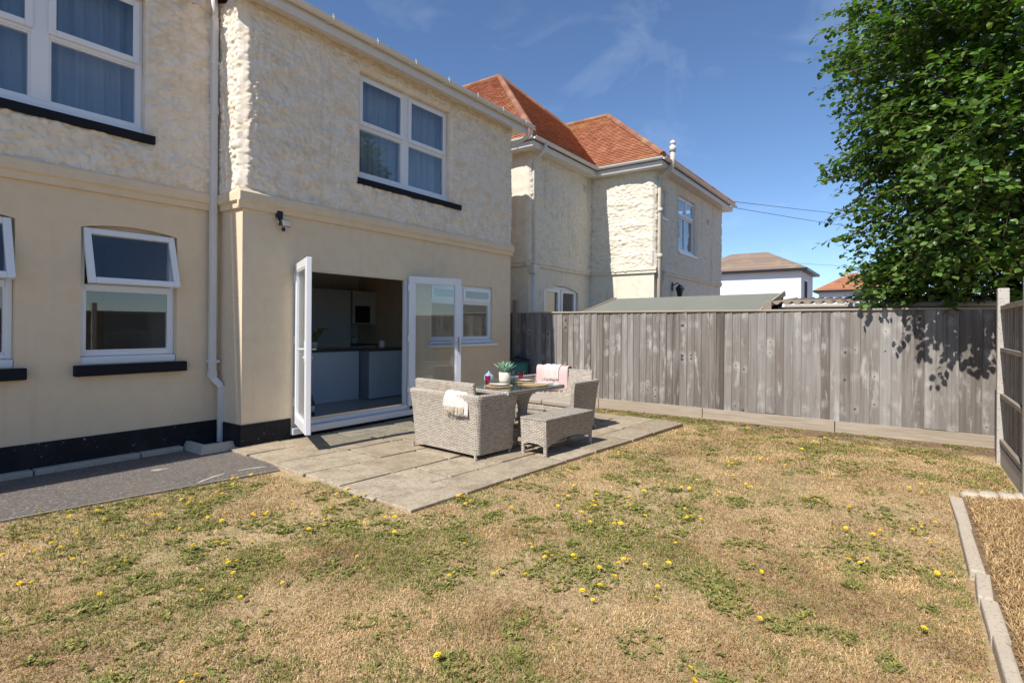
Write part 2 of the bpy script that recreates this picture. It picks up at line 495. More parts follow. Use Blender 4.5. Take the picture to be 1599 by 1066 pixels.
def m_felt():
    t = NT('roof_felt'); v = t.world(); n = t.noise(v, 1.5, 6, .6); f = t.noise(v, 90, 3)
    c = t.mix(n, (.145, .155, .13), (.20, .205, .17)); c = t.mix(t.ramp(f, [(.55, 0), (.7, .5)]), c, (.30, .30, .27))
    t.color(c); t.rough(.95); t.bump(f, .4, .004); return t.mat
def m_corr():
    t = NT('corrugated_cement'); v = t.world(); n = t.noise(v, 6, 6, .65); f = t.noise(v, 1.2, 4)
    c = t.mix(n, (.13, .105, .08), (.34, .28, .21)); c = t.mix(t.ramp(f, [(.5, 0), (.7, .6)]), c, (.30, .14, .07))
    t.color(c); t.rough(.95); t.bump(n, .5, .01); return t.mat

M['rough'] = m_wall_rough(); M['smooth'] = m_wall_smooth(); M['nrough'] = m_wall_neigh()
M['plinth'] = m_plinth(); M['glass'] = m_glass(); M['tableglass'] = m_glass('table_glass', (.80, .87, .85), .05)
M['upvc'] = plain('white_upvc', (.78, .79, .80), .28, .03, 4)
M['gutter'] = plain('white_gutter_plastic', (.68, .66, .62), .4, .12, 5)
M['pipe'] = plain('painted_pipe', (.66, .65, .63), .45, .1, 5)
M['creampipe'] = plain('cream_painted_pipe', (.60, .54, .44), .6, .15, 5)
M['black'] = plain('black_plastic', (.012, .012, .014), .4, .2, 8)
M['sill'] = plain('black_sill_paint', (.012, .013, .018), .75, .25, 9, bump=.2, spec=.2)
M['steel'] = plain('chrome_steel', (.62, .62, .63), .25, .05, 8, metal=1)
M['curtain'] = m_fabric('blue_grey_curtain', (.24, .29, .36))
M['net'] = m_fabric('pale_curtain', (.30, .34, .38))
M['wood'] = m_wood_fence()
M['rail'] = m_wood('grey_brown_timber', (.20, .165, .125), (.36, .31, .25), (2, 30, 30))
M['gravelboard'] = m_wood('pale_gravel_board', (.30, .245, .18), (.44, .375, .295), (30, 2, 30))
M['post'] = m_concrete('pale_post', (.42, .39, .34), (.54, .51, .46))
M['tile'] = m_tiles('clay_tile', (.33, .130, .068), (.46, .200, .105), (.46, .28, .07))
M['ridge'] = m_tiles('ridge_tile', (.22, .09, .05), (.33, .15, .085), (.36, .26, .12))
M['tilegrey'] = m_tiles('brown_tile', (.22, .16, .12), (.34, .25, .19), (.36, .28, .16))
M['slab'] = m_slab(); M['asphalt'] = m_asphalt(); M['concrete'] = m_concrete()
M['stone'] = m_concrete('edging_stone', (.42, .35, .26), (.58, .51, .41))
M['wicker'] = m_wicker(); M['leaf'] = m_leaf(); M['bark'] = m_wood('bark', (.07, .05, .035), (.16, .12, .085), (14, 14, 3))
M['grass'] = m_attr('grass_blade'); M['lawn'] = m_lawn(); M['soil'] = m_soil(); M['felt'] = m_felt(); M['corr'] = m_corr()
M['white'] = plain('white_wall_paint', (.72, .75, .80), .85, .05, 2, bump=.2)
M['cushion'] = m_fabric('taupe_cushion', (.36, .31, .25))
M['towel'] = m_fabric('white_towel', (.62, .59, .55)); M['fringe'] = m_fabric('cream_fringe', (.66, .57, .44))
M['pink'] = m_fabric('pink_throw', (.70, .46, .44))
M['cab'] = plain('grey_blue_cabinet', (.62, .68, .71), .45, .05, 3)
M['cabdark'] = plain('cabinet_side', (.20, .24, .27), .5, .05, 3)
M['worktop'] = plain('dark_worktop', (.09, .075, .06), .3, .3, 14)
M['ifloor'] = plain('vinyl_floor', (.36, .35, .33), .35, .15, 5)
M['iwall'] = plain('interior_paint', (.76, .75, .72), .8, .03, 2)
M['yellow'] = plain('dandelion_yellow', (.85, .60, .010), .6, .12, 30)
M['stem'] = plain('weed_green', (.10, .16, .04), .6, .25, 20)
M['tumbler'] = m_glass('pink_tumbler', (.93, .22, .42), .04)
M['clearglass'] = m_glass('bottle_glass', (.70, .80, .76), .05)
M['pot'] = plain('cream_pot', (.66, .60, .47), .6, .08, 6)
M['succ'] = plain('agave_green', (.20, .34, .22), .5, .3, 12)
M['bluejug'] = plain('blue_glaze', (.30, .45, .58), .25, .1, 10)
M['rattan'] = plain('rattan_mat', (.42, .29, .15), .8, .3, 60, bump=.5)
M['china'] = plain('white_china', (.80, .79, .77), .2, .03, 4)
M['bin'] = plain('green_bin_plastic', (.035, .16, .12), .45, .12, 5)
M['bottlegreen'] = plain('green_bottle', (.02, .06, .025), .12, .1, 6)
M['paper'] = plain('paper_label', (.72, .70, .64), .7, .05, 20)
M['foil'] = plain('brown_foil', (.30, .13, .05), .35, .1, 20)
M['lamp'] = plain('lamp_glass', (.50, .50, .48), .2, .1, 20)

def obj_local(name, mb, mats, parent=None, loc=(0,0,0), rot=(0,0,0), smooth=False, bevel=0, bseg=2, label=None, cat=None, group=None, kind=None):
    me, _ = mesh_from(name, mb.v, mb.f, mats, mb.m, smooth, origin=np.zeros(3))
    o = bpy.data.objects.new(name, me); C.objects.link(o)
    o.parent = parent; o.location = loc; o.rotation_euler = rot
    WORLD_LOC[o.name] = np.array(loc, dtype=float)
    if bevel:
        b = o.modifiers.new('bevel', 'BEVEL'); b.width = bevel; b.segments = bseg; b.limit_method = 'ANGLE'; b.angle_limit = R(40)
    return tag(o, label, cat, group, kind)

# ------------------------------------------------------------------ ground
def lawn_z(x, y):
    x = np.asarray(x, dtype=float)
    return -.016 - .036*np.clip((x-5)/4.2, 0, 1) + .014*(fbm(x*.9+5, np.asarray(y)*.9+3, 3)-.5)

mb = MB(); S = 700
mb.quad((-S,-S,-.32), (S,-S,-.32), (S,S,-.32), (-S,S,-.32))
obj('ground', mb, M['soil'], kind='structure')

def sheet(x0, x1, y0, y1, step, zf):
    xs = np.linspace(x0, x1, int((x1-x0)/step)+1); ys = np.linspace(y0, y1, int((y1-y0)/step)+1)
    X, Y = np.meshgrid(xs, ys); Z = zf(X, Y)
    v = np.stack([X.ravel(), Y.ravel(), Z.ravel()], 1)
    nx = len(xs); i = np.arange(len(xs)-1)[None,:] + nx*np.arange(len(ys)-1)[:,None]
    f = np.stack([i, i+1, i+1+nx, i+nx], -1).reshape(-1,4)
    return v, f.tolist()
v, f = sheet(-6, 9.3, -6, 6.9, .05, lawn_z)
me, org = mesh_from('lawn', v, f, M['lawn'], smooth=True, uv=False)
tag(place(bpy.data.objects.new('lawn', me), org, None), kind='structure')

# asphalt path: the polygon in front of the recessed part of the house
mb = MB()
edge = [(-6, 6.2), (-1, 5.66), (1.08, 5.38), (2.04, 5.25), (3.10, 5.09)]
pts = edge + [(3.20, 5.30), (3.33, 6.31), (3.36, 6.86), (-6, 6.86)]
mb.prism([(x, y, -.10) for x, y in pts], (0, 0, .095))
obj('asphalt_path', mb, M['asphalt'], kind='structure')
pth = bpy.data.objects['asphalt_path']
# thin timber edging of the path, and pale mortar smears
for a, b in zip(edge[:-1], edge[1:]):
    obj('path_edging', MB().bar((a[0], a[1]-.012, -.045), (b[0], b[1]-.012, -.045), .02, .10), M['rail'], pth)
def smear(path, w, seed):
    rq = random.Random(seed); n = len(path); L_, R_ = [], []
    for i, (x, y) in enumerate(path):
        a, b = path[max(i-1, 0)], path[min(i+1, n-1)]; d = Vector((b[0]-a[0], b[1]-a[1])).normalized()
        k = w*(.25+.75*math.sin(math.pi*(i+.5)/n))*rq.uniform(.6, 1.3)
        L_.append((x-d.y*k, y+d.x*k, -.0015)); R_.append((x+d.y*k, y-d.x*k, -.0015))
    mb = MB()
    for i in range(n-1): mb.quad(L_[i], R_[i], R_[i+1], L_[i+1])
    obj('mortar_smear', mb, M['concrete'], pth)
smear([(2.33,6.06),(2.38,6.03),(2.42,6.03),(2.47,6.015)], .035, 2)
smear([(2.40,5.25),(2.46,5.29),(2.53,5.325),(2.62,5.36),(2.71,5.385)], .022, 3)
smear([(2.84,5.38),(2.93,5.375),(3.02,5.345),(3.10,5.315)], .03, 4)
# kerb stones along the wall of the recessed part
xk = -2.0
while xk < 2.9:
    w = .9
    obj('kerb_stone', MB().box(xk, min(xk+w-.012, 2.92), 6.73, 6.87, -.06, .045), M['concrete'], pth, bevel=.01)
    xk += w
# concrete gully surround under the downpipe
mb = MB()
mb.hexa([(2.93,6.34,-.03),(3.33,6.34,-.03),(3.33,6.44,-.03),(2.93,6.44,-.03),(2.98,6.39,.085),(3.32,6.39,.085),(3.32,6.44,.085),(2.98,6.44,.085)])
mb.hexa([(2.93,6.441,-.03),(3.02,6.441,-.03),(3.02,6.82,-.03),(2.93,6.82,-.03),(2.98,6.441,.084),(3.03,6.441,.084),(3.03,6.82,.084),(2.98,6.82,.084)])
mb.box(3.031, 3.335, 6.445, 6.82, -.04, .012)
obj('gully_surround', mb, M['concrete'], bevel=.008, label='low concrete gully surround at the foot of the white downpipe', cat='drain surround')

# paving: every flag is a child of the patio bed
PA = R(-4.4); PO = np.array([3.0, 3.12])
def pl(u, v):
    return (PO[0]+u*math.cos(PA)-v*math.sin(PA), PO[1]+u*math.sin(PA)+v*math.cos(PA))
mb = MB()
mb.prism([pl(.03,.03)+(-.09,), pl(5.2,.03)+(-.09,), pl(5.25,3.5)+(-.09,), pl(.03,3.12)+(-.09,)], (0,0,.075))
patio = obj('patio', mb, M['soil'], kind='structure')
rows = [0, .46, .98, 1.58, 2.18, 2.78, 3.42]
rr = random.Random(11)
for j in range(len(rows)-1):
    u = -.02 if j % 2 else .0
    first = [.62, .88, .6, .9, .75, .6][j]
    while u < 5.15:
        w = first if u < .01 else rr.choice([.6, .9, .9, .75])
        if 5.2-(u+w) < .35: w = 5.2-u+rr.uniform(-.03, .03)
        g_ = .011 if j != 2 else .012
        v0, v1 = rows[j]+(.022 if j == 2 else g_*.8), rows[j+1]-g_*.8
        mb = MB(); tl = [rr.uniform(-.006, .006) for _ in range(4)]
        c4 = [pl(u+g_, v0), pl(u+w-g_, v0), pl(u+w-g_, v1), pl(u+g_, v1)]
        jt = [(x+rr.uniform(-.006,.006), y+rr.uniform(-.006,.006)) for x, y in c4]
        mb.hexa([p+(-.05,) for p in jt] + [p+(.018+t_,) for p, t_ in zip(jt, tl)])
        obj('paving_slab', mb, M['slab'], patio, bevel=.008)
        u += w

# ------------------------------------------------------------------ walls with relief and openings
def wall(name, O, u, n, u0, u1, z0, z1, step, mat, parent, amp=0, opens=(), reveal=.11, seed=0, label=None, fx=13.0, fz=1.15):
    def lines(a, b, cuts):
        base = list(np.linspace(a, b, max(2, int(round((b-a)/step))+1)))
        for c_ in cuts:
            base = [t for t in base if abs(t-c_) > step*.45 or t in (a, b)]
            base.append(c_)
        return np.array(sorted(set(base)))
    us = lines(u0, u1, [c_ for o_ in opens for c_ in o_[:2]])
    zs = lines(z0, z1, [c_ for o_ in opens for c_ in o_[2:4] if z0 < c_ < z1])
    U, Z = np.meshgrid(us, zs)
    if amp:
        wx = U*fx+seed*13.7; wz = Z*fx*fz+seed*5.1
        wx = wx+.55*vnoise(wx*.8, wz*.8)+.25*vnoise(wx*2.3+5, wz*2.3); wz = wz+.55*vnoise(wx*.7+9, wz*.7)+.25*vnoise(wx*2.1, wz*2.4+8)
        lump = np.clip(1-worley(wx, wz, seed)**2*1.25, 0, 1)
        big = vnoise(wx*.42+3, wz*.42)
        q2 = vnoise(wx*2.1+31, wz*2.3+7); q3 = vnoise(wx*4.7, wz*4.9)
        h = amp*(.52*lump*(.35+.9*big)+.26*q2+.16*q3+.12*big)
        fade = np.minimum(np.minimum(U-u0, u1-U)/.04+.0, 1)
        for a, b, c_, d in [o_[:4] for o_ in opens]:
            du = np.maximum(np.maximum(a-U, U-b), 0); dz = np.maximum(np.maximum(c_-Z, Z-d), 0)
            fade = np.minimum(fade, np.hypot(du, dz)/.05)
        D = h*np.clip(fade, 0, 1)
    else:
        D = np.zeros_like(U)
    ox, oy = O
    V = np.stack([(ox+U*u[0]+D*n[0]).ravel(), (oy+U*u[1]+D*n[1]).ravel(), Z.ravel()], 1)
    nx = len(us); F = []
    for j in range(len(zs)-1):
        zc = (zs[j]+zs[j+1])/2
        bl = [(a, b) for a, b, c_, d in [o_[:4] for o_ in opens] if c_ < zc < d]
        for i in range(nx-1):
            uc = (us[i]+us[i+1])/2
            if any(a < uc < b for a, b in bl): continue
            k = j*nx+i; F.append((k, k+1, k+1+nx, k+nx))
    V = V.tolist()
    P = lambda a, z, d: (ox+a*u[0]-d*n[0], oy+a*u[1]-d*n[1], z)
    for a, b, c_, d in [o_[:4] for o_ in opens]:
        for p0, p1 in (((a,c_),(a,d)), ((a,d),(b,d)), ((b,d),(b,c_)), ((b,c_),(a,c_))):
            k = len(V)
            V += [P(p0[0],p0[1],0), P(p1[0],p1[1],0), P(p1[0],p1[1],reveal), P(p0[0],p0[1],reveal)]
            F.append((k, k+1, k+2, k+3))
    # make the faces look outwards
    e = Vector((u[0], u[1], 0)).cross(Vector((0, 0, 1)))
    if e.dot(Vector((n[0], n[1], 0))) < 0:
        F = [t[::-1] for t in F]
    me, org = mesh_from(name, V, F, mat, smooth=bool(amp))
    o = place(bpy.data.objects.new(name, me), org, parent)
    return tag(o, label)

X0, X1, YW, YL = 3.36, 8.67, 6.30, 6.85
house = thing('house', 'cream rendered house with roughcast upper floor and open patio doors', 'house', (3.36, 6.3, 0))
up_w = (5.03, 6.90, 3.52, 5.03)
door_o = (4.02, 6.00, .10, 2.20)
kit_o = (6.48, 8.11, 1.14, 2.15)
lu_w = (.70, 2.55, 3.53, 5.02)
ll_w = (1.98, 2.89, 1.02, 2.49)
ll_w2 = (.56, 1.47, 1.02, 2.49)
wall('upper_wall', (0, YW), (1,0), (0,-1), X0, X1, 2.98, 5.30, .0125, M['rough'], house, .068, [up_w], seed=1)
wall('lower_wall', (0, YW), (1,0), (0,-1), X0, X1, -.1, 3.0, .25, M['smooth'], house, 0, [door_o, kit_o])
wall('return_upper_wall', (X0, 0), (0,1), (-1,0), YW, YL+.02, 2.98, 5.30, .0125, M['rough'], house, .068, seed=2)
wall('return_lower_wall', (X0, 0), (0,1), (-1,0), YW, YL+.02, -.1, 3.0, .2, M['smooth'], house)
wall('recessed_upper_wall', (0, YL), (1,0), (0,-1), .2, X0, 2.98, 5.32, .0125, M['rough'], house, .068, [lu_w], seed=3)
wall('recessed_upper_wall', (0, YL), (1,0), (0,-1), -4, .2, 2.98, 5.32, .05, M['rough'], house, .05, seed=4)
wall('recessed_lower_wall', (0, YL), (1,0), (0,-1), -4, X0, -.1, 3.0, .25, M['smooth'], house, 0, [ll_w, ll_w2])
mb = MB()
mb.box(X1-.2, X1, YW+.001, 12, -.1, 5.3); mb.box(-4, X1-.201, 11.8, 12, -.1, 5.3); mb.box(-4.2, -4.001, YL, 12, -.1, 5.3)
obj('outer_wall', mb, M['smooth'], house)
mb = MB(); mb.box(-3.99, X1-.21, YL+.2, 11.79, 2.62, 2.80); mb.box(X0+.02, X1-.21, YW+.2, YL+.199, 2.62, 2.80)
obj('upper_floor', mb, M['iwall'], house)
mb = MB(); mb.box(-3.99, X0-.1, YL+.14, 11.79, .02, .12)
obj('ground_floor', mb, M['ifloor'], house)
# string course
def course(x0, x1, y, parent):
    pr = [(0,2.80),(-.035,2.80),(-.04,2.865),(-.07,2.885),(-.072,2.985),(-.045,3.01),(-.02,3.045),(.0,3.05)]
    mb = MB().prism([(x0, y+a, b) for a, b in pr], (x1-x0, 0, 0)); return mb
obj('string_course', course(X0-.07, X1+.03, YW-.001, house), M['smooth'], house, bevel=.006)
obj('string_course', course(-4, X0-.002, YL-.001, house), M['smooth'], house, bevel=.006)
pr = [(0,2.80),(-.035,2.80),(-.04,2.865),(-.068,2.885),(-.070,2.983),(-.045,3.01),(-.02,3.045),(0,3.05)]
obj('string_course', MB().prism([(X0+a, YW-.002, b) for a, b in pr], (0, YL-YW-.07, 0)), M['smooth'], house, bevel=.006)
# black plinth, proud of the render
mb = MB()
mb.box(X0-.022, 3.985, YW-.022, YW+.05, -.1, .272); mb.box(6.035, X1+.02, YW-.022, YW+.05, -.1, .272); mb.box(3.986, 6.034, YW-.022, YW+.05, -.1, .055)
obj('plinth', mb, M['plinth'], house, bevel=.006)
obj('plinth', MB().box(X0-.0221, X0+.04, YW-.0215, YL-.03, -.1, .2718), M['plinth'], house, bevel=.006)
obj('plinth', MB().box(-4, X0-.0222, YL-.022, YL+.05, -.1, .285), M['plinth'], house, bevel=.006)

# eaves: soffit, fascia, gutter with brackets
def gutter_mb(x0, x1, y, z, r=.056):
    mb = MB(); k = 10
    ring = [(math.cos(math.pi+math.pi*i/k), math.sin(math.pi+math.pi*i/k)) for i in range(k+1)]
    prof = [(a*r, b*r) for a, b in ring]+[(a*(r-.005), b*(r-.005)) for a, b in ring[::-1]]
    mb.prism([(x0, y+a, z+b) for a, b in prof], (x1-x0, 0, 0)); return mb
def gutter_y(x, y0, y1, z, r=.056):
    mb = MB(); k = 10
    ring = [(math.cos(math.pi+math.pi*i/k), math.sin(math.pi+math.pi*i/k)) for i in range(k+1)]
    prof = [(a*r, b*r) for a, b in ring]+[(a*(r-.005), b*(r-.005)) for a, b in ring[::-1]]
    mb.prism([(x+a, y0, z+b) for a, b in prof], (0, y1-y0, 0)); return mb
obj('fascia', MB().box(X0-.26, X1+.22, YW-.25, YW-.228, 5.18, 5.365), M['gutter'], house)
obj('soffit', MB().box(X0-.26, X1+.22, YW-.227, YW+.1, 5.235, 5.25), M['gutter'], house)
obj('fascia', MB().box(-4, X0-.262, YL-.085, YL-.065, 5.18, 5.365), M['gutter'], house)
obj('soffit', MB().box(-4, X0-.262, YL-.064, YL+.1, 5.235, 5.25), M['gutter'], house)
gt = obj('gutter', gutter_mb(X0-.28, X1+.30, YW-.31, 5.345), M['gutter'], house)
for xb in np.arange(3.6, 8.9, .72):
    mb = MB(); k = 8
    for i in range(k):
        a0, a1 = math.pi+math.pi*i/k, math.pi+math.pi*(i+1)/k
        mb.bar((xb, YW-.31+.061*math.cos(a0), 5.345+.061*math.sin(a0)), (xb, YW-.31+.061*math.cos(a1), 5.345+.061*math.sin(a1)), .03, .006, up=(1,0,0))
    mb.box(xb-.012, xb+.012, YW-.375, YW-.368, 5.33, 5.375)
    obj('bracket', mb, M['gutter'], gt)
gl = obj('gutter', gutter_mb(-4, X0-.285, YL-.145, 5.345), M['gutter'], house)
mb = MB().tube([(X1+.24, YW-.31, 5.30), (X1+.24, YW-.31, 5.20), (X1+.20, YW-.10, 5.08), (X1+.06, YW+.10, 4.98), (X1+.06, YW+.10, .1)], .034, 10)
obj('downpipe', mb, M['pipe'], house, smooth=True)
# roof over the house (its slopes stand above the picture)
mb = MB(); e = 5.37; er = 5.85
mb.poly([(X0-.24, YW-.24, e), (X1+.20, YW-.24, e), (6.1, 9.1, er), (5.9, 9.1, er)])
mb.poly([(X1+.20, YW-.24, e), (X1+.20, 12.2, e), (6.1, 9.1, er)])
mb.poly([(X1+.20, 12.2, e), (-4.3, 12.2, e), (-2, 9.6, er), (6.1, 9.6, er)])
mb.poly([(-4.3, YL-.08, e), (X0-.24, YL-.08, e), (5.9, 9.6, er), (-2, 9.6, er)])
mb.poly([(-4.3, 12.2, e), (-4.3, YL-.08, e), (-2, 9.6, er)])
mb.poly([(X0-.24, YW-.24, e), (5.9, 9.1, er), (5.9, 9.6, er), (X0-.24, YL-.08, e)])
obj('roof', mb, M['tile'], house)

# downpipe of the recessed part, with swan neck near the ground
px = 3.255; py = YL-.075
mb = MB()
mb.box(px-.034, px+.034, py-.034, py+.034, .80, 5.12)
obj_dp = obj('downpipe', mb, M['pipe'], house, bevel=.006)
mb = MB(); mb.bar((px, py, .82), (px+.085, py-.055, .70), .070, .070); mb.box(px+.051, px+.119, py-.089, py-.021, .03, .71)
obj('shoe', mb, M['pipe'], obj_dp, bevel=.005)
for zz in (.98, 2.9, 4.55):
    obj('pipe_clip', MB().box(px-.042, px+.075, py-.04, py+.07, zz, zz+.035), M['pipe'], obj_dp, bevel=.004)
for zz in (.80, 3.95):
    obj('pipe_socket', MB().box(px-.040, px+.040, py-.040, py+.040, zz, zz+.09), M['pipe'], obj_dp, bevel=.004)
mb = MB().tube([(px, py, 5.10), (px, py-.02, 5.2), (px-.04, YL-.145, 5.29)], .036, 10)
obj('swan_neck', mb, M['pipe'], obj_dp, smooth=True)

# ------------------------------------------------------------------ windows
def rect_frame(mb, x0, x1, z0, z1, w, y0, y1, wb=None):
    wb = wb or w
    mb.box(x0, x0+w, y0, y1, z0, z1); mb.box(x1-w, x1, y0, y1, z0, z1)
    mb.box(x0+w, x1-w, y0, y1, z1-w, z1); mb.box(x0+w, x1-w, y0, y1, z0, z0+wb)
    return mb
def window(parent, o_, y, cols, transoms, rec=.075, sill=None, openers=(), sillmat='sill', cill=.05):
    x0, x1, z0, z1 = o_
    fy0, fy1 = y+rec, y+rec+.07
    mb = MB(); w = .05
    rect_frame(mb, x0+.002, x1-.002, z0+cill, z1-.002, w, fy0, fy1)
    for a, b in cols[1]: mb.box(a, b, fy0+.001, fy1, z0+cill+w, z1-.002-w)
    win = obj('window', mb, M['upvc'], parent, bevel=.006)
    mb = MB(); mb.box(x0+.003, x1-.003, fy0-.05, fy1-.002, z0+.002, z0+cill-.002)
    obj('upvc_cill', mb, M['upvc'], win, bevel=.006)
    for ci, (a, b) in enumerate(cols[0]):
        zs = [z0+cill+w] + [t for t in transoms[ci]] + [z1-.002-w]
        for k in range(len(zs)-1):
            za, zb = zs[k], zs[k+1]
            if k > 0: za += .025
            if k < len(zs)-2:
                zb -= .025
                obj('transom', MB().box(a, b, fy0+.002, fy1-.002, zb, zb+.05), M['upvc'], win, bevel=.004)
            if (ci, k) in openers:
                mb = rect_frame(MB(), a-.014, b+.014, za-.014, zb+.014, .062, fy0-.022, fy0-.002)
                s_ = obj('sash', mb, M['upvc'], win, bevel=.006)
                obj('pane', MB().box(a+.046, b-.046, fy0-.012, fy0-.006, za+.046, zb-.046), M['glass'], win)
            else:
                mb = rect_frame(MB(), a+.001, b-.001, za+.001, zb-.001, .016, fy0+.012, fy1-.01)
                obj('glazing_bead', mb, M['upvc'], win)
                obj('pane', MB().box(a+.014, b-.014, fy0+.028, fy0+.034, za+.014, zb-.014), M['glass'], win)
    if sill:
        sx0, sx1, sz0, sz1 = sill
        mb = MB().hexa([(sx0,y-.075,sz0),(sx1,y-.075,sz0),(sx1,y+.02,sz0),(sx0,y+.02,sz0),(sx0,y-.075,sz1-.015),(sx1,y-.075,sz1-.015),(sx1,y+.02,sz1),(sx0,y+.02,sz1)])
        obj('sill', mb, M[sillmat], win, bevel=.006)
    return win
window(house, up_w, YW, ([(5.08, 5.90), (6.03, 6.85)], [(5.90, 6.03)]), [[4.29], [4.29]], sill=(4.97, 7.14, 3.42, 3.519), openers=((0,1), (1,1)))
window(house, lu_w, YL, ([(.75, 1.59), (1.735, 2.50)], [(1.59, 1.735)]), [[4.29], [4.29]], sill=(.6, 2.63, 3.425, 3.529), openers=((0,1), (1,1)))
window(house, kit_o, YW, ([(6.53, 7.27), (7.32, 8.06)], [(7.27, 7.32)]), [[1.86], [1.86]], rec=.04, sill=(6.42, 8.18, 1.085, 1.139), openers=((0,1), (1,1)), sillmat='upvc')
# recessed ground floor windows: fixed lower light, top-hung vent standing open, shallow arch over the head
for o_, sl in ((ll_w, (1.92, 2.97, .905, 1.018)), (ll_w2, (.5, 1.545, .905, 1.018))):
    x0, x1, z0, z1 = o_; fy0 = YL+.07; fy1 = YL+.14; zt = 1.80; zh = 2.44
    mb = rect_frame(MB(), x0+.002, x1-.002, z0+.08, zh, .05, fy0, fy1)
    mb.box(x0+.052, x1-.052, fy0+.001, fy1-.001, zt, zt+.055)
    win = obj('window', mb, M['upvc'], house, bevel=.006)
    obj('upvc_cill', MB().box(x0+.003, x1-.003, fy0-.05, fy1-.002, z0+.002, z0+.078), M['upvc'], win, bevel=.008)
    obj('glazing_bead', rect_frame(MB(), x0+.053, x1-.053, z0+.131, zt-.001, .016, fy0+.01, fy1-.01), M['upvc'], win)
    obj('pane', MB().box(x0+.066, x1-.066, fy0+.028, fy0+.034, z0+.145, zt-.014), M['glass'], win)
    # vent, hinged at its head
    W = x1-x0-.05; Hh = zh-.02-(zt+.02); a = R(17)
    mb = rect_frame(MB(), -W/2, W/2, -Hh, 0, .062, -.05, 0)
    sash = obj_local('vent_sash', mb, M['upvc'], win, rot=(-a, 0, 0), bevel=.006)
    wl_ = WORLD_LOC[win.name]
    sash.location = ((x0+x1)/2-wl_[0], fy0-.004-wl_[1], zh-.02-wl_[2])
    # sub-part level is reached: the vent's glass hangs on the same window
    gp = obj_local('pane', MB().box(-W/2+.045, W/2-.045, -.028, -.022, -Hh+.045, -.045), M['glass'], win, rot=(-a, 0, 0))
    gp.location = sash.location
    obj('window_head', MB().box(x0+.001, x1-.001, fy0+.01, fy1, zh+.001, z1-.001), M['smooth'], house)
    ar = obj('window_arch', MB().prism([(x0, YL+.001, z1)]+[(x0+(x1-x0)*t, YL+.001, z1-.055+.055*math.sin(math.pi*t)**.8-.004) for t in np.linspace(0, 1, 13)]+[(x1, YL+.001, z1)], (0, .068, 0)), M['smooth'], house)
    sx0, sx1, sz0, sz1 = sl
    obj('sill', MB().box(sx0, sx1, YL-.085, YL+.02, sz0, sz1-.002), M['sill'], win, bevel=.006)

# ------------------------------------------------------------------ patio doors
dx0, dx1, dz0, dz1 = door_o
fy0, fy1 = YW+.015, YW+.085
mb = MB()
mb.box(dx0+.002, dx0+.062, fy0, fy1, dz0+.05, dz1-.002); mb.box(dx1-.062, dx1-.002, fy0, fy1, dz0+.05, dz1-.002)
mb.box(dx0+.062, dx1-.062, fy0, fy1, dz1-.062, dz1-.002); mb.box(dx0+.062, dx1-.062, fy0, fy1, dz0+.05, dz0+.11)
dfr = obj('door_frame', mb, M['upvc'], house, bevel=.006)
obj('door_sill', MB().box(dx0-.04, dx1+.05, YW-.07, fy1-.003, dz0-.035, dz0+.048), M['upvc'], dfr, bevel=.008)
obj('threshold', MB().box(dx0+.063, dx1-.063, fy0+.02, fy1-.02, dz0+.111, dz0+.135), M['steel'], dfr)
def leaf(hx, hy, ang, sgn):
    # hinge at the origin, the leaf runs along +x and is turned by ang about the hinge
    W, z0, z1, t = .915, .205, 2.205, .062
    mb = rect_frame(MB(), 0, W, z0, z1, .098, -t/2, t/2, .12)
    lf = obj_local('patio_door', mb, M['upvc'], house, loc=tuple(np.array([hx, hy, 0])-WORLD_LOC[house.name]), rot=(0, 0, ang), bevel=.007)
    obj_local('pane', MB().box(.095, W-.095, -.012, .012, z0+.117, z1-.095), M['glass'], lf)
    mb = rect_frame(MB(), .099, W-.099, z0+.121, z1-.099, .014, -.024, .024)
    obj_local('glazing_bead', mb, M['upvc'], lf)
    for s in (-1, 1):
        mb = MB()
        mb.box(W-.066, W-.036, s*t/2, s*(t/2+.010), 1.03, 1.26)
        mb.tube([(W-.051, s*(t/2+.01), 1.17), (W-.051, s*(t/2+.05), 1.17)], .010, 8)
        mb.tube([(W-.050, s*(t/2+.052), 1.17), (W-.10, s*(t/2+.056), 1.172), (W-.185, s*(t/2+.054), 1.165)], .0105, 8)
        mb.tube([(W-.051, s*(t/2+.008), 1.075), (W-.051, s*(t/2+.022), 1.075)], .012, 8)
        obj_local('handle', mb, M['upvc' if s*sgn < 0 else 'steel'], lf, bevel=.003)
    for zz in (.42, 1.2, 1.98):
        obj_local('hinge', MB().box(-.022, .022, -t/2-.014, -t/2, zz, zz+.10), M['upvc'], lf, bevel=.004)
    return lf
lfL = leaf(dx0+.045, YW-.015, math.atan2(-.825, -.39), 1)
lfL['label'] = 'patio door leaf folded back towards the lawn, seen nearly edge on'
lfR = leaf(dx1-.045, YW-.03, math.atan2(-.313, .845), -1)
lfR['label'] = 'patio door leaf swung back in front of the kitchen window'

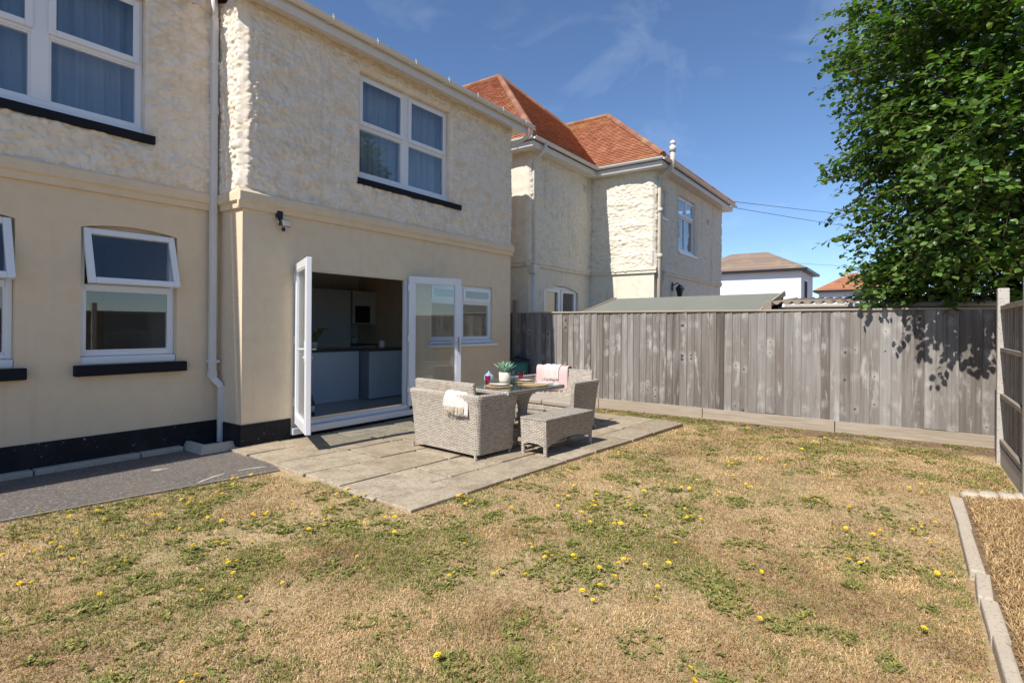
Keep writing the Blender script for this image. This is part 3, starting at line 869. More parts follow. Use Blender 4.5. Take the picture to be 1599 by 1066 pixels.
# floodlight with sensor
t = thing('floodlight', 'small black floodlight with sensor on the wall above the patio doors', 'light', (3.81, YW, 2.62))
obj('mount', MB().box(3.765, 3.845, YW-.045, YW-.001, 2.735, 2.835), M['black'], t, bevel=.008)
obj('lamp_head', MB().hexa([(3.775,YW-.14,2.635),(3.885,YW-.14,2.635),(3.885,YW-.05,2.66),(3.775,YW-.05,2.66),(3.775,YW-.125,2.72),(3.885,YW-.125,2.72),(3.885,YW-.04,2.73),(3.775,YW-.04,2.73)]), M['black'], t, bevel=.006)
obj('lens', MB().hexa([(3.785,YW-.147,2.643),(3.875,YW-.147,2.643),(3.875,YW-.141,2.643),(3.785,YW-.141,2.643),(3.785,YW-.135,2.712),(3.875,YW-.135,2.712),(3.875,YW-.128,2.712),(3.785,YW-.128,2.712)]), M['lamp'], t)
obj('bracket', MB().bar((3.755,YW-.03,2.74), (3.755,YW-.09,2.68), .012, .03), M['steel'], t)
obj('sensor', MB().lathe((3.83, YW-.075, 2.585), [(.004,0),(.018,.006),(.024,.022),(.018,.045)], 14), M['black'], t, smooth=True)

# curtains inside the upstairs windows
def curtain(x0, x1, z0, z1, y, mat, label, seed):
    xs = np.linspace(x0, x1, 90); zs = np.linspace(z0, z1, 12); V = []; F = []
    for z in zs:
        for x in xs:
            V.append((x, y+.03*math.sin((x*38+seed)+1.3*math.sin(x*9+seed))+.012*math.sin(x*83+z*2), z))
    for j in range(11):
        for i in range(89):
            k = j*90+i; F.append((k, k+1, k+91, k+90))
    me, org = mesh_from('curtain', V, F, mat, smooth=True)
    o = place(bpy.data.objects.new('curtain', me), org, None)
    sm = o.modifiers.new('thick', 'SOLIDIFY'); sm.thickness = .004
    return tag(o, label, 'curtain')
curtain(5.0, 5.92, 3.45, 5.1, YW+.27, M['net'], 'pale curtain in the left light of the upstairs window above the patio doors', 1)
curtain(6.0, 6.95, 3.45, 5.1, YW+.27, M['net'], 'pale curtain in the right light of the upstairs window above the patio doors', 5)
curtain(.65, 1.62, 3.45, 5.1, YL+.27, M['curtain'], 'blue-grey curtain in the cut-off left light of the upstairs corner window', 2)
curtain(1.68, 2.62, 3.45, 5.1, YL+.27, M['curtain'], 'blue-grey curtain in the full right light of the upstairs corner window', 9)

# ------------------------------------------------------------------ kitchen seen through the doors
kf = obj('kitchen_floor', MB().box(3.5, 8.46, YW+.13, 10.6, .05, .135), M['ifloor'], kind='structure')
mb = MB(); mb.box(3.38, 3.5, YW+.14, 10.6, .05, 2.615); mb.box(3.5, 8.46, 10.6, 10.7, .05, 2.615)
obj('kitchen_wall', mb, M['iwall'], kind='structure')
def cabinet(name, label, x0, x1, y0, y1, z0, z1, doors, grooved=False, worktop=False, fm='cab'):
    t = thing(name, label, 'cabinet', ((x0+x1)/2, y0, z0))
    obj('carcass', MB().box(x0, x1, y0+.021, y1, z0, z1), M['cabdark'], t)
    w = (x1-x0)/doors
    for i in range(doors):
        a, b = x0+i*w+.003, x0+(i+1)*w-.003
        mb = MB()
        if grooved:
            n = max(2, int((b-a)/.085)); s = (b-a)/n
            for k in range(n): mb.box(a+k*s+.002, a+(k+1)*s-.002, y0, y0+.018, z0+.02, z1-.004)
            mb.box(a, b, y0+.006, y0+.0195, z0+.02, z1-.004)
        else:
            mb.box(a, b, y0, y0+.0195, z0+.004, z1-.004)
        obj('front_panel', mb, M[fm], t)
    if worktop:
        obj('worktop', MB().box(x0-.02, x1+.02, y0-.03, y1+.02, z1+.001, z1+.04), M['worktop'], t, bevel=.004)
    return t
cabinet('kitchen_peninsula', 'grey-blue peninsula unit facing the open patio doors', 4.9, 6.33, 7.9, 8.5, .136, .99, 1, False, True)
cabinet('base_unit', 'grooved grey-blue base unit beside the right door jamb', 6.36, 7.4, 7.65, 8.2, .136, .985, 1, True, True)
cabinet('tall_cupboard', 'tall pale kitchen cupboards on the back wall of the kitchen', 5.4, 7.78, 10.0, 10.58, .136, 2.2, 4)
cabinet('base_unit', 'kitchen base unit below the dark microwave', 7.80, 8.45, 9.95, 10.58, .136, .98, 1, False, True)
cabinet('wall_unit', 'kitchen wall cupboard holding the dark microwave', 7.80, 8.45, 9.96, 10.58, 1.46, 2.2, 1)
obj('microwave', MB().box(7.86, 8.26, 9.93, 9.955, 1.49, 1.87), M['black'], bevel=.006, label='black built-in microwave in the kitchen wall cupboard', cat='microwave')
t = thing('house_plant', 'leafy potted plant on the kitchen worktop', 'plant', (5.62, 8.2, 1.03))
obj('pot', MB().lathe((5.62, 8.2, 1.031), [(.05,0),(.065,.06),(.07,.12)], 16), M['pot'], t, smooth=True)
mb = MB()
for k in range(11):
    a = k*2.4; L = .13+.05*(k % 3)
    p = [(5.62+.02*math.cos(a), 8.2+.02*math.sin(a), 1.14), (5.62+L*.6*math.cos(a), 8.2+L*.6*math.sin(a), 1.14+L), (5.62+L*1.1*math.cos(a), 8.2+L*1.1*math.sin(a), 1.14+L*1.05)]
    mb.tube(p, [.006, .022, .002], 5)
obj('foliage', mb, M['stem'], t)
for x_, y_, lb in ((7.98, 10.15, 'white storage jar on the worktop below the microwave'), (6.85, 7.9, 'pale mug on the base unit worktop by the right door jamb')):
    t = thing('jar', lb, 'jar', (x_, y_, 1.03))
    obj('body', MB().lathe((x_, y_, 1.027), [(.045,0),(.05,.02),(.05,.13)], 16), M['china'], t, smooth=True)
    obj('lid', MB().lathe((x_, y_, 1.158), [(.052,0),(.052,.015),(.01,.025)], 16), M['steel'], t, smooth=True)
t = thing('wine_bottle', 'green wine bottle with pale label on the floor inside the doors', 'bottle', (4.76, 6.98, .136))
obj('body', MB().lathe((4.76, 6.98, .137), [(.036,0),(.038,.01),(.038,.17),(.033,.195),(.016,.225),(.014,.24)], 20), M['bottlegreen'], t, smooth=True)
obj('neck_foil', MB().lathe((4.76, 6.98, .372), [(.0155,0),(.0155,.06),(.014,.065)], 16), M['foil'], t, smooth=True)
obj('paper_label', MB().lathe((4.76, 6.98, .19), [(.0388,0),(.0388,.09)], 20), M['paper'], t, smooth=True)

# ------------------------------------------------------------------ wicker furniture
def u_path(W, D, r, off=0, n=6):
    # U open towards +x: front of the right arm, round the back, to the front of the left arm
    r = r+off*.5; w = W/2+off; b = -off
    pts = [(D, -w), (D*.5, -w)]
    for i in range(n+1):
        a = math.pi*1.5-math.pi/2*i/n; pts.append((b+r+r*math.cos(a), -w+r+r*math.sin(a)))
    for i in range(n+1):
        a = math.pi-math.pi/2*i/n; pts.append((b+r+r*math.cos(a), w-r+r*math.sin(a)))
    pts += [(D*.5, w), (D, w)]
    return pts
def sofa(label, loc, rz, W=1.15, D=.61):
    t = thing('wicker_sofa', label, 'sofa', loc, 'wicker sofas at the garden table'); t.rotation_euler = (0, 0, rz)
    levels = [(.045, -.045), (.15, -.038), (.30, -.028), (.45, -.015), (.58, .0), (.655, .014), (.68, .012)]
    mb = MB(); n = len(u_path(W, D, .06))
    outs, ins = [], []
    for z, fl in levels:
        outs.append([(x, y, z) for x, y in u_path(W, D+.02*(z > .5), .07, fl)])
        ins.append([(x, y, z) for x, y in u_path(W, D+.02*(z > .5), .05, fl-.055)])
    rim = [tuple((np.array(a)+np.array(b))/2+np.array([0, 0, .014])) for a, b in zip(outs[-1], ins[-1])]
    rings = outs+[rim]+ins[::-1]
    base = len(mb.v)
    for rg in rings: mb.v += rg
    for i in range(len(rings)-1):
        for j in range(n-1):
            a = base+i*n+j; mb.f.append((a, a+1, a+1+n, a+n)); mb.m.append(0)
    k = len(rings)
    for j in (0, n-1):
        mb.f.append(tuple(base+i*n+j for i in range(k))); mb.m.append(0)
    for j in range(n-1):
        mb.f.append((base+j, base+(k-1)*n+j, base+(k-1)*n+j+1, base+j+1)); mb.m.append(0)
    obj_local('shell', mb, M['wicker'], t, smooth=False)
    h = W/2-.06
    obj_local('seat', MB().box(.06, D-.02, -h, h, .25, .33), M['wicker'], t, bevel=.015)
    obj_local('apron', MB().box(D-.06, D-.03, -h, h, .10, .248), M['wicker'], t)
    obj_local('backrest', MB().hexa([(.07,-h+.02,.34),(.13,-h+.02,.34),(.13,h-.02,.34),(.07,h-.02,.34),(.01,-h+.03,.80),(.055,-h+.03,.82),(.055,h-.03,.82),(.01,h-.03,.80)]), M['wicker'], t, bevel=.018)
    for s in (-1, 1):
        a, b = (-h+.02, -.004) if s < 0 else (.004, h-.02)
        obj_local('seat_cushion', MB().box(.14, D-.01, a, b, .332, .41), M['cushion'], t, bevel=.025, bseg=3)
    for sx in (.03, D-.03):
        for s in (-1, 1):
            obj_local('leg', MB().tube([(sx, s*(W/2-.06), 0), (sx, s*(W/2-.06), .06)], .017, 8), M['wicker'], t)
    return t
ZP = .019
sofa('wicker sofa with white fringed towel, its back turned to the house corner', (4.535, 4.24, ZP), R(-5.2))
sofa('wicker sofa with pink throw, in front of the timber fence', (7.06, 4.10, ZP), R(175))

# bench
t = thing('wicker_bench', 'low wicker bench without back at the lawn side of the table', 'bench', (5.57, 3.34, ZP))
t.rotation_euler = (0, 0, R(-4)); L, D = .98, .37
mb = MB(); n = 14
for s in (-1, 1):      # long aprons with an arched lower edge
    low = [(-L/2+.02+(L-.04)*i/n, s*(D/2-.012), .085+.085*math.sin(math.pi*i/n)**.7) for i in range(n+1)]
    pts = low+[(L/2-.008, s*(D/2-.006), .385), (-L/2+.008, s*(D/2-.006), .385)]
    mb.prism(pts, (0, -s*.02, 0))
for s in (-1, 1):
    low = [(s*(L/2-.012), -D/2+.02+(D-.04)*i/n, .085+.05*math.sin(math.pi*i/n)**.7) for i in range(n+1)]
    pts = low+[(s*(L/2-.008), D/2-.008, .385), (s*(L/2-.008), -D/2+.008, .385)]
    mb.prism(pts, (-s*.02, 0, 0))
obj_local('apron', mb, M['wicker'], t)
obj_local('top', MB().box(-L/2, L/2, -D/2, D/2, .386, .412), M['wicker'], t, bevel=.012)
for sx in (-1, 1):
    for sy in (-1, 1):
        obj_local('leg', MB().tube([(sx*(L/2-.03), sy*(D/2-.03), 0), (sx*(L/2-.028), sy*(D/2-.028), .38)], .022, 8), M['wicker'], t)

# table
TX, TY, TZ = 5.50, 4.12, ZP
t = thing('garden_table', 'wicker garden table with a glass top between the two sofas', 'table', (TX, TY, TZ)); t.rotation_euler = (0, 0, R(-4.5))
TW, TD = 1.08, 1.16
obj_local('glass_top', MB().box(-TW/2, TW/2, -TD/2, TD/2, .702, .710), M['tableglass'], t, bevel=.002)
rect = MB()
rect.box(-TW/2, -TW/2+.09, -TD/2, TD/2, .655, .700); rect.box(TW/2-.09, TW/2, -TD/2, TD/2, .655, .700)
rect.box(-TW/2+.09, TW/2-.09, -TD/2, -TD/2+.09, .655, .700); rect.box(-TW/2+.09, TW/2-.09, TD/2-.09, TD/2, .655, .700)
rect.box(-TW/2+.09, TW/2-.09, -TD/2+.09, TD/2-.09, .665, .685)
obj_local('rim', rect, M['wicker'], t, bevel=.008)
for sy in (-.34, .34):
    mb = MB(); k = 12
    prof = [(.055,.06),(.05,.25),(.055,.38),(.08,.48),(.13,.56),(.21,.62),(.30,.655)]
    rings = []
    for r_, z in prof:
        rings.append([(max(r_, .05)*math.cos(2*math.pi*j/k), sy+.055*math.sin(2*math.pi*j/k), z) for j in range(k)])
    b0 = len(mb.v)
    for rg in rings: mb.v += rg
    for i in range(len(rings)-1):
        for j in range(k):
            a, b = b0+i*k+j, b0+i*k+(j+1) % k; mb.f.append((a, b, b+k, a+k)); mb.m.append(0)
    obj_local('pedestal', mb, M['wicker'], t, smooth=True)
    obj_local('foot', MB().tube([(-.30, sy, .012), (-.18, sy, .022), (0, sy, .05), (.18, sy, .022), (.30, sy, .012)], [.018, .025, .03, .025, .018], 8), M['wicker'], t, smooth=True)
obj_local('stretcher', MB().box(-.02, .02, -.33, .33, .18, .23), M['wicker'], t)

# cloths
def draped(name, label, cat, mat, x, y0, y1, zt, down_out, down_in, sgn, thick=.006, seed=0, fringe=None, wav=.012):
    # sheet over a rim at (x, zt): hangs down_out on the -sgn side, down_in on the other
    path = [(x-sgn*(.05+.012), zt-down_out), (x-sgn*.058, zt-down_out*.5), (x-sgn*.052, zt-.03), (x-sgn*.035, zt+.012), (x, zt+.024), (x+sgn*.035, zt+.012), (x+sgn*.055, zt-.03), (x+sgn*.06, zt-down_in)]
    ny = 26; V = []; F = []; P2 = []
    for a, b in zip(path[:-1], path[1:]):
        for k in range(4): P2.append((a[0]+(b[0]-a[0])*k/4, a[1]+(b[1]-a[1])*k/4))
    P2.append(path[-1]); m_ = len(P2)
    for i, (px_, pz_) in enumerate(P2):
        for j in range(ny):
            yy = y0+(y1-y0)*j/(ny-1)
            wv = wav*math.sin(j*.9+seed+i*.06)+.006*math.sin(j*2.3+seed*3+i*.13)
            side = abs(px_-x)/.05
            V.append((px_-sgn*abs(wv)*side*(1 if (px_-x)*sgn < 0 else -1), yy+.008*math.sin(i*.3+seed), pz_+.004*math.sin(j*.7+seed)+abs(wv)*.35*(1-side)))
    for i in range(m_-1):
        for j in range(ny-1):
            k = i*ny+j; F.append((k, k+1, k+1+ny, k+ny))
    me, org = mesh_from(name, V, F, mat, smooth=True)
    o = place(bpy.data.objects.new(name, me), org, None); tag(o, label, cat)
    s_ = o.modifiers.new('thick', 'SOLIDIFY'); s_.thickness = thick; s_.offset = 1
    if fringe is not None:
        mb = MB(); rq = random.Random(seed)
        for k in range(30):
            yy = y0+(y1-y0)*(k+.5)/30
            xx = V[int(k/30*(ny-1))][0]-sgn*.006; z_ = zt-down_out
            L_ = rq.uniform(.05, .075)
            mb.tube([(xx, yy, z_+.01), (xx-sgn*.004, yy+rq.uniform(-.005,.005), z_-L_*.5), (xx, yy+rq.uniform(-.012,.012), z_-L_)], [.0045, .004, .0025], 4)
        obj('fringe', mb, fringe, o)
    return o
draped('towel', 'white towel with cream fringe over the back of the near sofa', 'towel', M['towel'], 4.555, 3.86, 4.15, .715, .16, .10, 1, seed=1, fringe=M['fringe'])
draped('towel', 'plain white towel end hanging under the fringed towel', 'towel', M['towel'], 4.552, 3.82, 4.01, .708, .235, .08, 1, seed=4, wav=.006)
draped('throw', 'pink throw over the back of the far sofa', 'throw', M['pink'], 7.03, 4.02, 4.56, .835, .10, .34, -1, seed=2, thick=.008)
draped('towel', 'white fringed towel lying on the pink throw of the far sofa', 'towel', M['towel'], 7.025, 4.16, 4.44, .85, .08, .20, -1, seed=6, thick=.006)

# things on the table
ZT = TZ+.711
def tumbler(x, y, label):
    t = thing('tumbler', label, 'glass', (x, y, ZT))
    pr = [(.030,.001),(.034,.11),(.0375,.111),(.033,.004)]
    obj('cup', MB().lathe((x, y, ZT), [(.028,.001),(.036,.115),(.0335,.115),(.026,.006)], 20), M['tumbler'], t, smooth=True)
    return t
t = thing('agave', 'spiky grey-green agave in a cream pot on the garden table', 'plant', (5.62, 4.16, ZT))
obj('pot', MB().lathe((5.62, 4.16, ZT+.001), [(.066,0),(.074,.03),(.076,.13),(.070,.131),(.066,.115)], 28), M['pot'], t, smooth=True)
rq = random.Random(5)
for k in range(22):
    a = k*2.39996; tilt = .15+.75*(k/22); L_ = .15+.03*rq.random()
    mb = MB(); mid = []
    for s in np.linspace(0, 1, 6):
        rad = L_*s*math.sin(tilt)*(1+.25*s); hz = L_*s*math.cos(tilt)*(1-.10*s*s)
        w = .028*math.sin(math.pi*min(1, .18+s*.85))**.8*(1-s**3) + .0008
        mid.append((rad, hz, w))
    ca, sa = math.cos(a), math.sin(a); b0 = 0
    for r_, z_, w in mid:
        cx_, cy_ = 5.62+(r_+.012)*ca, 4.16+(r_+.012)*sa
        mb.v += [(cx_-w*sa, cy_+w*ca, ZT+.118+z_+w*.25), (cx_, cy_, ZT+.118+z_-w*.25), (cx_+w*sa, cy_-w*ca, ZT+.118+z_+w*.25)]
    for i in range(5):
        for j in range(2):
            q_ = i*3+j; mb.f.append((q_, q_+1, q_+4, q_+3)); mb.m.append(0)
    lf_ = obj('leaf', mb, M['succ'], t, smooth=True)
    s_ = lf_.modifiers.new('thick', 'SOLIDIFY'); s_.thickness = .005
tumbler(5.22, 4.12, 'pink glass tumbler nearest the fringed towel')
tumbler(5.95, 4.14, 'pink glass tumbler on the far place setting, before the pink throw')
t = thing('teapot', 'small blue lidded pot between the near tumbler and the agave', 'pot', (5.52, 4.34, ZT))
obj('body', MB().lathe((5.52, 4.34, ZT+.001), [(.04,0),(.058,.02),(.062,.055),(.055,.09),(.035,.105)], 24), M['bluejug'], t, smooth=True)
obj('lid', MB().lathe((5.52, 4.34, ZT+.107), [(.036,0),(.030,.012),(.008,.018),(.011,.03),(.004,.038)], 20), M['bluejug'], t, smooth=True)
t = thing('glass_bottle', 'small clear glass bottle in front of the agave pot', 'bottle', (5.55, 3.98, ZT))
obj('body', MB().lathe((5.55, 3.98, ZT+.001), [(.030,0),(.034,.012),(.034,.085),(.016,.115),(.0125,.16),(.015,.165),(.0125,.166),(.010,.12)], 20), M['clearglass'], t, smooth=True)
for x_, y_, who in ((5.24, 3.96, 'near sofa'), (5.86, 4.02, 'far sofa'), (5.62, 3.70, 'bench')):
    mt = obj('placemat', MB().lathe((x_, y_, ZT+.001), [(.155,0),(.162,.004),(.160,.009),(.02,.010)], 32), M['rattan'], smooth=False, label='round rattan placemat on the glass table at the %s' % who, cat='placemat')
    if who != 'bench':
        obj('plate', MB().lathe((x_, y_, ZT+.012), [(.06,0),(.075,.003),(.125,.016),(.127,.018),(.075,.007),(.02,.005)], 32), M['china'], smooth=True, label='white plate on the round placemat at the %s' % who, cat='plate')
obj('napkin', MB().hexa([(5.76,3.66,ZT+.001),(5.95,3.62,ZT+.001),(5.97,3.80,ZT+.001),(5.78,3.82,ZT+.001),(5.77,3.67,ZT+.012),(5.94,3.63,ZT+.016),(5.96,3.79,ZT+.010),(5.79,3.81,ZT+.014)]), M['towel'], bevel=.003, label='folded white napkin at the far corner of the glass table', cat='napkin')

# green bin behind the house corner
t = thing('garden_bin', 'dark green plastic bin between the house corner and the fence', 'bin', (8.93, 6.30, -.05))
obj('body', MB().lathe((8.93, 6.33, -.05), [(.19,0),(.24,.60),(.25,.80),(.235,.80)], 24), M['bin'], t, smooth=True)
obj('lid', MB().lathe((8.93, 6.33, .752), [(.262,0),(.265,.03),(.20,.06),(.06,.075),(.05,.10),(.01,.105)], 24), M['black'], t, smooth=True)

# ------------------------------------------------------------------ timber fence at the end of the garden (plane x = XF, facing -x)
XF = 9.22
fence = thing('timber_fence', 'weathered grey feather-edge fence with pale gravel boards at the end of the garden', 'fence', (XF, 3, -.06))
W_ = .146; mb = MB()
mb.hexa([(-.006,0,0),(.018,.0,0),(.018,W_,0),(.012,W_,0),(-.006,0,1),(.018,0,1),(.018,W_,1),(.012,W_,1)])
proto = None; y = -1.0; i = 0; rq = random.Random(21)
while y < 7.4:
    pitch = rq.uniform(.113, .130); zb = .115+.012*math.sin(i*.37)-.02*max(0, (1.5-y)/2.5)+rq.uniform(-.006, .006)
    hgt = 1.70-zb
    if proto is None:
        me, _ = mesh_from('board', mb.v, mb.f, M['wood'], origin=np.zeros(3))
        proto = bpy.data.objects.new('board', me); C.objects.link(proto); o = proto
        o.parent = fence
    else:
        o = proto.copy(); o.name = 'board'; C.objects.link(o); o.parent = fence
    po = WORLD_LOC[fence.name]
    o.location = (XF-.02-po[0], y-po[1], zb-po[2]); o.scale = (1, pitch/.12, hgt)
    o.rotation_euler = (rq.uniform(-.004, .004), rq.uniform(-.004, .004), R(.3)+rq.uniform(-.022, .022))
    y += pitch; i += 1
for k, (a, b) in enumerate(((-1.02, .86), (.87, 2.75), (2.76, 4.64), (4.65, 6.5))):
    dz = [-.012, .0, .006, .006][k]
    obj('gravel_board', MB().box(XF-.032, XF-.004, a, b, -.13+dz, .118+dz), M['gravelboard'], fence, bevel=.004)
obj('cap_rail', MB().box(XF-.045, XF+.045, -1.02, 7.4, 1.701, 1.728), M['gravelboard'], fence, bevel=.004)
for zz in (.4, .95, 1.5):
    obj('rail', MB().box(XF+.004, XF+.07, -1.02, 7.4, zz, zz+.075), M['rail'], fence)
obj('post', MB().box(XF-.06, XF+.03, 6.5, 6.6, -.1, 1.98), M['rail'], fence, bevel=.004)

# side fence, running from the corner past the camera; its frame side faces the garden
sf = thing('side_fence', 'panel fence with pale posts along the right edge of the garden', 'fence', (6.5, -.85, -.06))
YS = -.86
posts = [8.11, 6.35, 4.5, 2.65, .8, -1.05]
for xp in posts:
    obj('post', MB().box(xp-.05, xp+.05, YS-.03, YS+.07, -.15, 1.90), M['post'], sf, bevel=.008)
pb = None
for k in range(len(posts)-1):
    xa, xb = posts[k+1]+.052, posts[k]-.052
    obj('gravel_board', MB().box(xa, xb, YS+.0, YS+.04, -.10, .16), M['post'], sf, bevel=.004)
    for zz in (.20, .70, 1.20, 1.66):
        obj('rail', MB().box(xa, xb, YS+.012, YS+.048, zz, zz+.045), M['rail'], sf, bevel=.003)
    x = xa
    while x < xb-.02:
        w = min(.125, xb-x)
        if pb is None:
            me, _ = mesh_from('board', MB().hexa([(0,0,0),(.14,.006,0),(.14,.014,0),(0,.016,0),(0,0,1),(.14,.006,1),(.14,.014,1),(0,.016,1)]).v, mb.f, M['wood'], origin=np.zeros(3))
            pb = bpy.data.objects.new('board', me); C.objects.link(pb); o = pb; o.parent = sf
        else:
            o = pb.copy(); o.name = 'board'; C.objects.link(o); o.parent = sf
        po = WORLD_LOC[sf.name]
        o.location = (x-po[0], YS-.006-po[1], .165-po[2]); o.scale = (w/.125, 1, 1.56); x += .122
obj('panel_end', MB().hexa([(8.16,YS-.01,-.1),(9.2,-.985,-.1),(9.2,-.965,-.1),(8.16,YS+.01,-.1),(8.16,YS-.01,1.70),(9.2,-.985,1.70),(9.2,-.965,1.70),(8.16,YS+.01,1.70)]), M['wood'], sf)

# ------------------------------------------------------------------ neighbouring house
nb = thing('house', 'neighbouring cream roughcast house with orange clay tile roofs beyond the fence', 'house', (12.7, 5, -.1))
YA, XB, YC, XC = 6.67, 12.70, 4.97, 18.40
w1 = (13.02, 13.40, 4.15, 4.83); w2 = (14.35, 15.75, 3.45, 4.95)
wall('upper_wall', (0, YA), (1,0), (0,-1), 9.84, XB, 2.80, 5.22, .02, M['nrough'], nb, .075, seed=11, fx=8, fz=1.6)
wall('lower_wall', (0, YA), (1,0), (0,-1), 9.84, XB, -.1, 2.82, .3, M['nrough'], nb, 0, [(10.45, 12.05, .1, 2.40)])
wall('upper_wall', (XB, 0), (0,1), (-1,0), YC, YA, 2.80, 5.22, .02, M['nrough'], nb, .085, seed=12, fx=8, fz=1.6)
wall('lower_wall', (XB, 0), (0,1), (-1,0), YC, YA, -.1, 2.82, .3, M['nrough'], nb)
wall('upper_wall', (0, YC), (1,0), (0,-1), XB, XC, 2.80, 5.22, .024, M['nrough'], nb, .075, [w1, w2], seed=13, fx=8, fz=1.6)
wall('lower_wall', (0, YC), (1,0), (0,-1), XB, XC, -.1, 2.82, .3, M['nrough'], nb)
wall('upper_wall', (9.84, 0), (0,1), (-1,0), YA, 13, 2.80, 5.22, .05, M['nrough'], nb, .045, seed=14, fx=6)
wall('lower_wall', (9.84, 0), (0,1), (-1,0), YA, 13, -.1, 2.82, .3, M['nrough'], nb)
mb = MB(); mb.box(XC-.2, XC, YC+.002, 13, -.1, 5.2); mb.box(9.85, XC-.201, 12.8, 13, -.1, 5.2)
obj('outer_wall', mb, M['nrough'], nb)
def thin_course(mb, p0, p1, z):
    mb.bar((p0[0], p0[1], z), (p1[0], p1[1], z), .09, .07); mb.bar((p0[0], p0[1], z+.06), (p1[0], p1[1], z+.06), .13, .05)
mb = MB(); thin_course(mb, (9.80, YA-.0), (XB-.07, YA-.0), 2.78); obj('string_course', mb, M['nrough'], nb)
mb = MB(); thin_course(mb, (XB, YC-.066), (XB, YA), 2.781); obj('string_course', mb, M['nrough'], nb)
mb = MB(); thin_course(mb, (XB+.067, YC), (XC, YC), 2.782); obj('string_course', mb, M['nrough'], nb)
mb = MB(); thin_course(mb, (9.84, YA+.07), (9.84, 13), 2.783); obj('string_course', mb, M['nrough'], nb)
# eaves
EV = .30
mb = MB()
mb.box(9.84-EV, XB-EV-.001, YA-EV, YA+.1, 5.20, 5.33); mb.box(9.84-EV, 9.94, YA+.101, 13, 5.20, 5.33)
mb.box(XB-EV, XB+.1, YC-EV, YA+.1, 5.20, 5.33); mb.box(XB+.101, XC+EV, YC-EV, YC+.1, 5.20, 5.33)
obj('eaves_box', mb, M['gutter'], nb, bevel=.02)
gz = 5.385
ng = obj('gutter', gutter_mb(9.84-EV-.05, XB-EV-.06, YA-EV-.055, gz, .06), M['gutter'], nb)
obj('gutter', gutter_y(XB-EV-.055, YC-EV-.05, YA-EV-.06, gz, .06), M['gutter'], nb)
obj('gutter', gutter_mb(XB-EV-.05, XC+EV+.1, YC-EV-.055, gz, .06), M['gutter'], nb)
obj('gutter', gutter_y(9.84-EV-.055, YA-EV-.05, 13, gz, .06), M['gutter'], nb)
# roofs of single clay tiles
def tiles(mb, P0, e, s, b1, aL, aR, tw=.165, gauge=.105):
    P0, e, s = Vector(P0), Vector(e).normalized(), Vector(s).normalized()
    nrm = e.cross(s).normalized()
    if nrm.z < 0: nrm = -nrm
    rq = random.Random(int(P0.x*100+b1*10)); row = 0; b = -.04
    while b < b1:
        bm_ = min(b+gauge, b1); t_ = max(0, min(1, (b+gauge*.5)/b1))
        l, r = aL[0]+(aL[1]-aL[0])*t_, aR[0]+(aR[1]-aR[0])*t_
        a = l-(tw*.5 if row % 2 else 0)
        while a < r:
            x0, x1 = max(a, l), min(a+tw-.004, r)
            if x1-x0 > .03:
                h = .030+rq.uniform(-.004, .005)
                p = [P0+e*x0+s*b+nrm*h, P0+e*x1+s*b+nrm*(h+rq.uniform(-.003,.003)), P0+e*x1+s*(bm_+.03)+nrm*.002, P0+e*x0+s*(bm_+.03)+nrm*.002]
                q0, q1 = P0+e*x0+s*b-nrm*.004, P0+e*x1+s*b-nrm*.004
                n = len(mb.v); mb.v += [tuple(v_) for v_ in p]+[tuple(q0), tuple(q1)]
                mb.f += [(n, n+1, n+2, n+3), (n+4, n+5, n+1, n)]; mb.m += [0, 0]
            a += tw
        b += gauge; row += 1
    # the boarding under the tiles
    l0, l1, r0, r1 = aL[0], aL[1], aR[0], aR[1]
    mb.quad(tuple(P0+e*l0-nrm*.01), tuple(P0+e*r0-nrm*.01), tuple(P0+e*r1+s*b1-nrm*.01), tuple(P0+e*l1+s*b1-nrm*.01))
def ridge_tiles(a, b, mat, parent, step=.32, r=.085):
    a, b = Vector(a), Vector(b); n = max(1, int((b-a).length/step)); mb = MB()
    for i in range(n):
        p, q_ = a+(b-a)*(i/n), a+(b-a)*((i+1.04)/n)
        mb.tube([p, q_], [r*.94, r], 8)
    o = obj('ridge_tiles', mb, mat, parent); o['kind'] = 'stuff'; return o
ez = 5.42
AM = (13.27, 10.1, 8.95); e0 = (9.52, 6.35)
hx, hy, hz = AM[0]-e0[0], AM[1]-e0[1], AM[2]-ez
mb = MB()
tiles(mb, (e0[0], e0[1], ez), (0,1,0), (hx,0,hz), math.hypot(hx, hz), (0, hy), (7, 7))
tiles(mb, (e0[0], e0[1], ez), (1,0,0), (0,hy,hz), math.hypot(hy, hz), (0, hx), (2*hx, hx))
rf = obj('roof', mb, M['tile'], nb); rf['kind'] = 'stuff'
ridge_tiles((e0[0], e0[1], ez+.02), (AM[0], AM[1], AM[2]+.02), M['ridge'], rf)
ridge_tiles((AM[0]+hx, e0[1], ez+.02), (AM[0], AM[1], AM[2]+.02), M['ridge'], rf)
ridge_tiles((AM[0], AM[1], AM[2]+.03), (AM[0], 13.3, AM[2]+.03), M['ridge'], rf)
AW = (15.12, 7.38, 7.75); f0 = (12.38, 4.65)
gx, gy, gzz = AW[0]-f0[0], AW[1]-f0[1], AW[2]-ez
mb = MB()
tiles(mb, (f0[0], f0[1], ez), (0,1,0), (gx,0,gzz), math.hypot(gx, gzz), (0, gy), (4.4, 4.4))
tiles(mb, (f0[0], f0[1], ez), (1,0,0), (0,gy,gzz), math.hypot(gy, gzz), (0, gx), (6.35, gx))
rf2 = obj('roof', mb, M['tile'], nb); rf2['kind'] = 'stuff'
ridge_tiles((f0[0], f0[1], ez+.02), (AW[0], AW[1], AW[2]+.02), M['ridge'], rf2)
ridge_tiles((f0[0]+6.35, f0[1], ez+.02), (AW[0], AW[1], AW[2]+.02), M['ridge'], rf2)
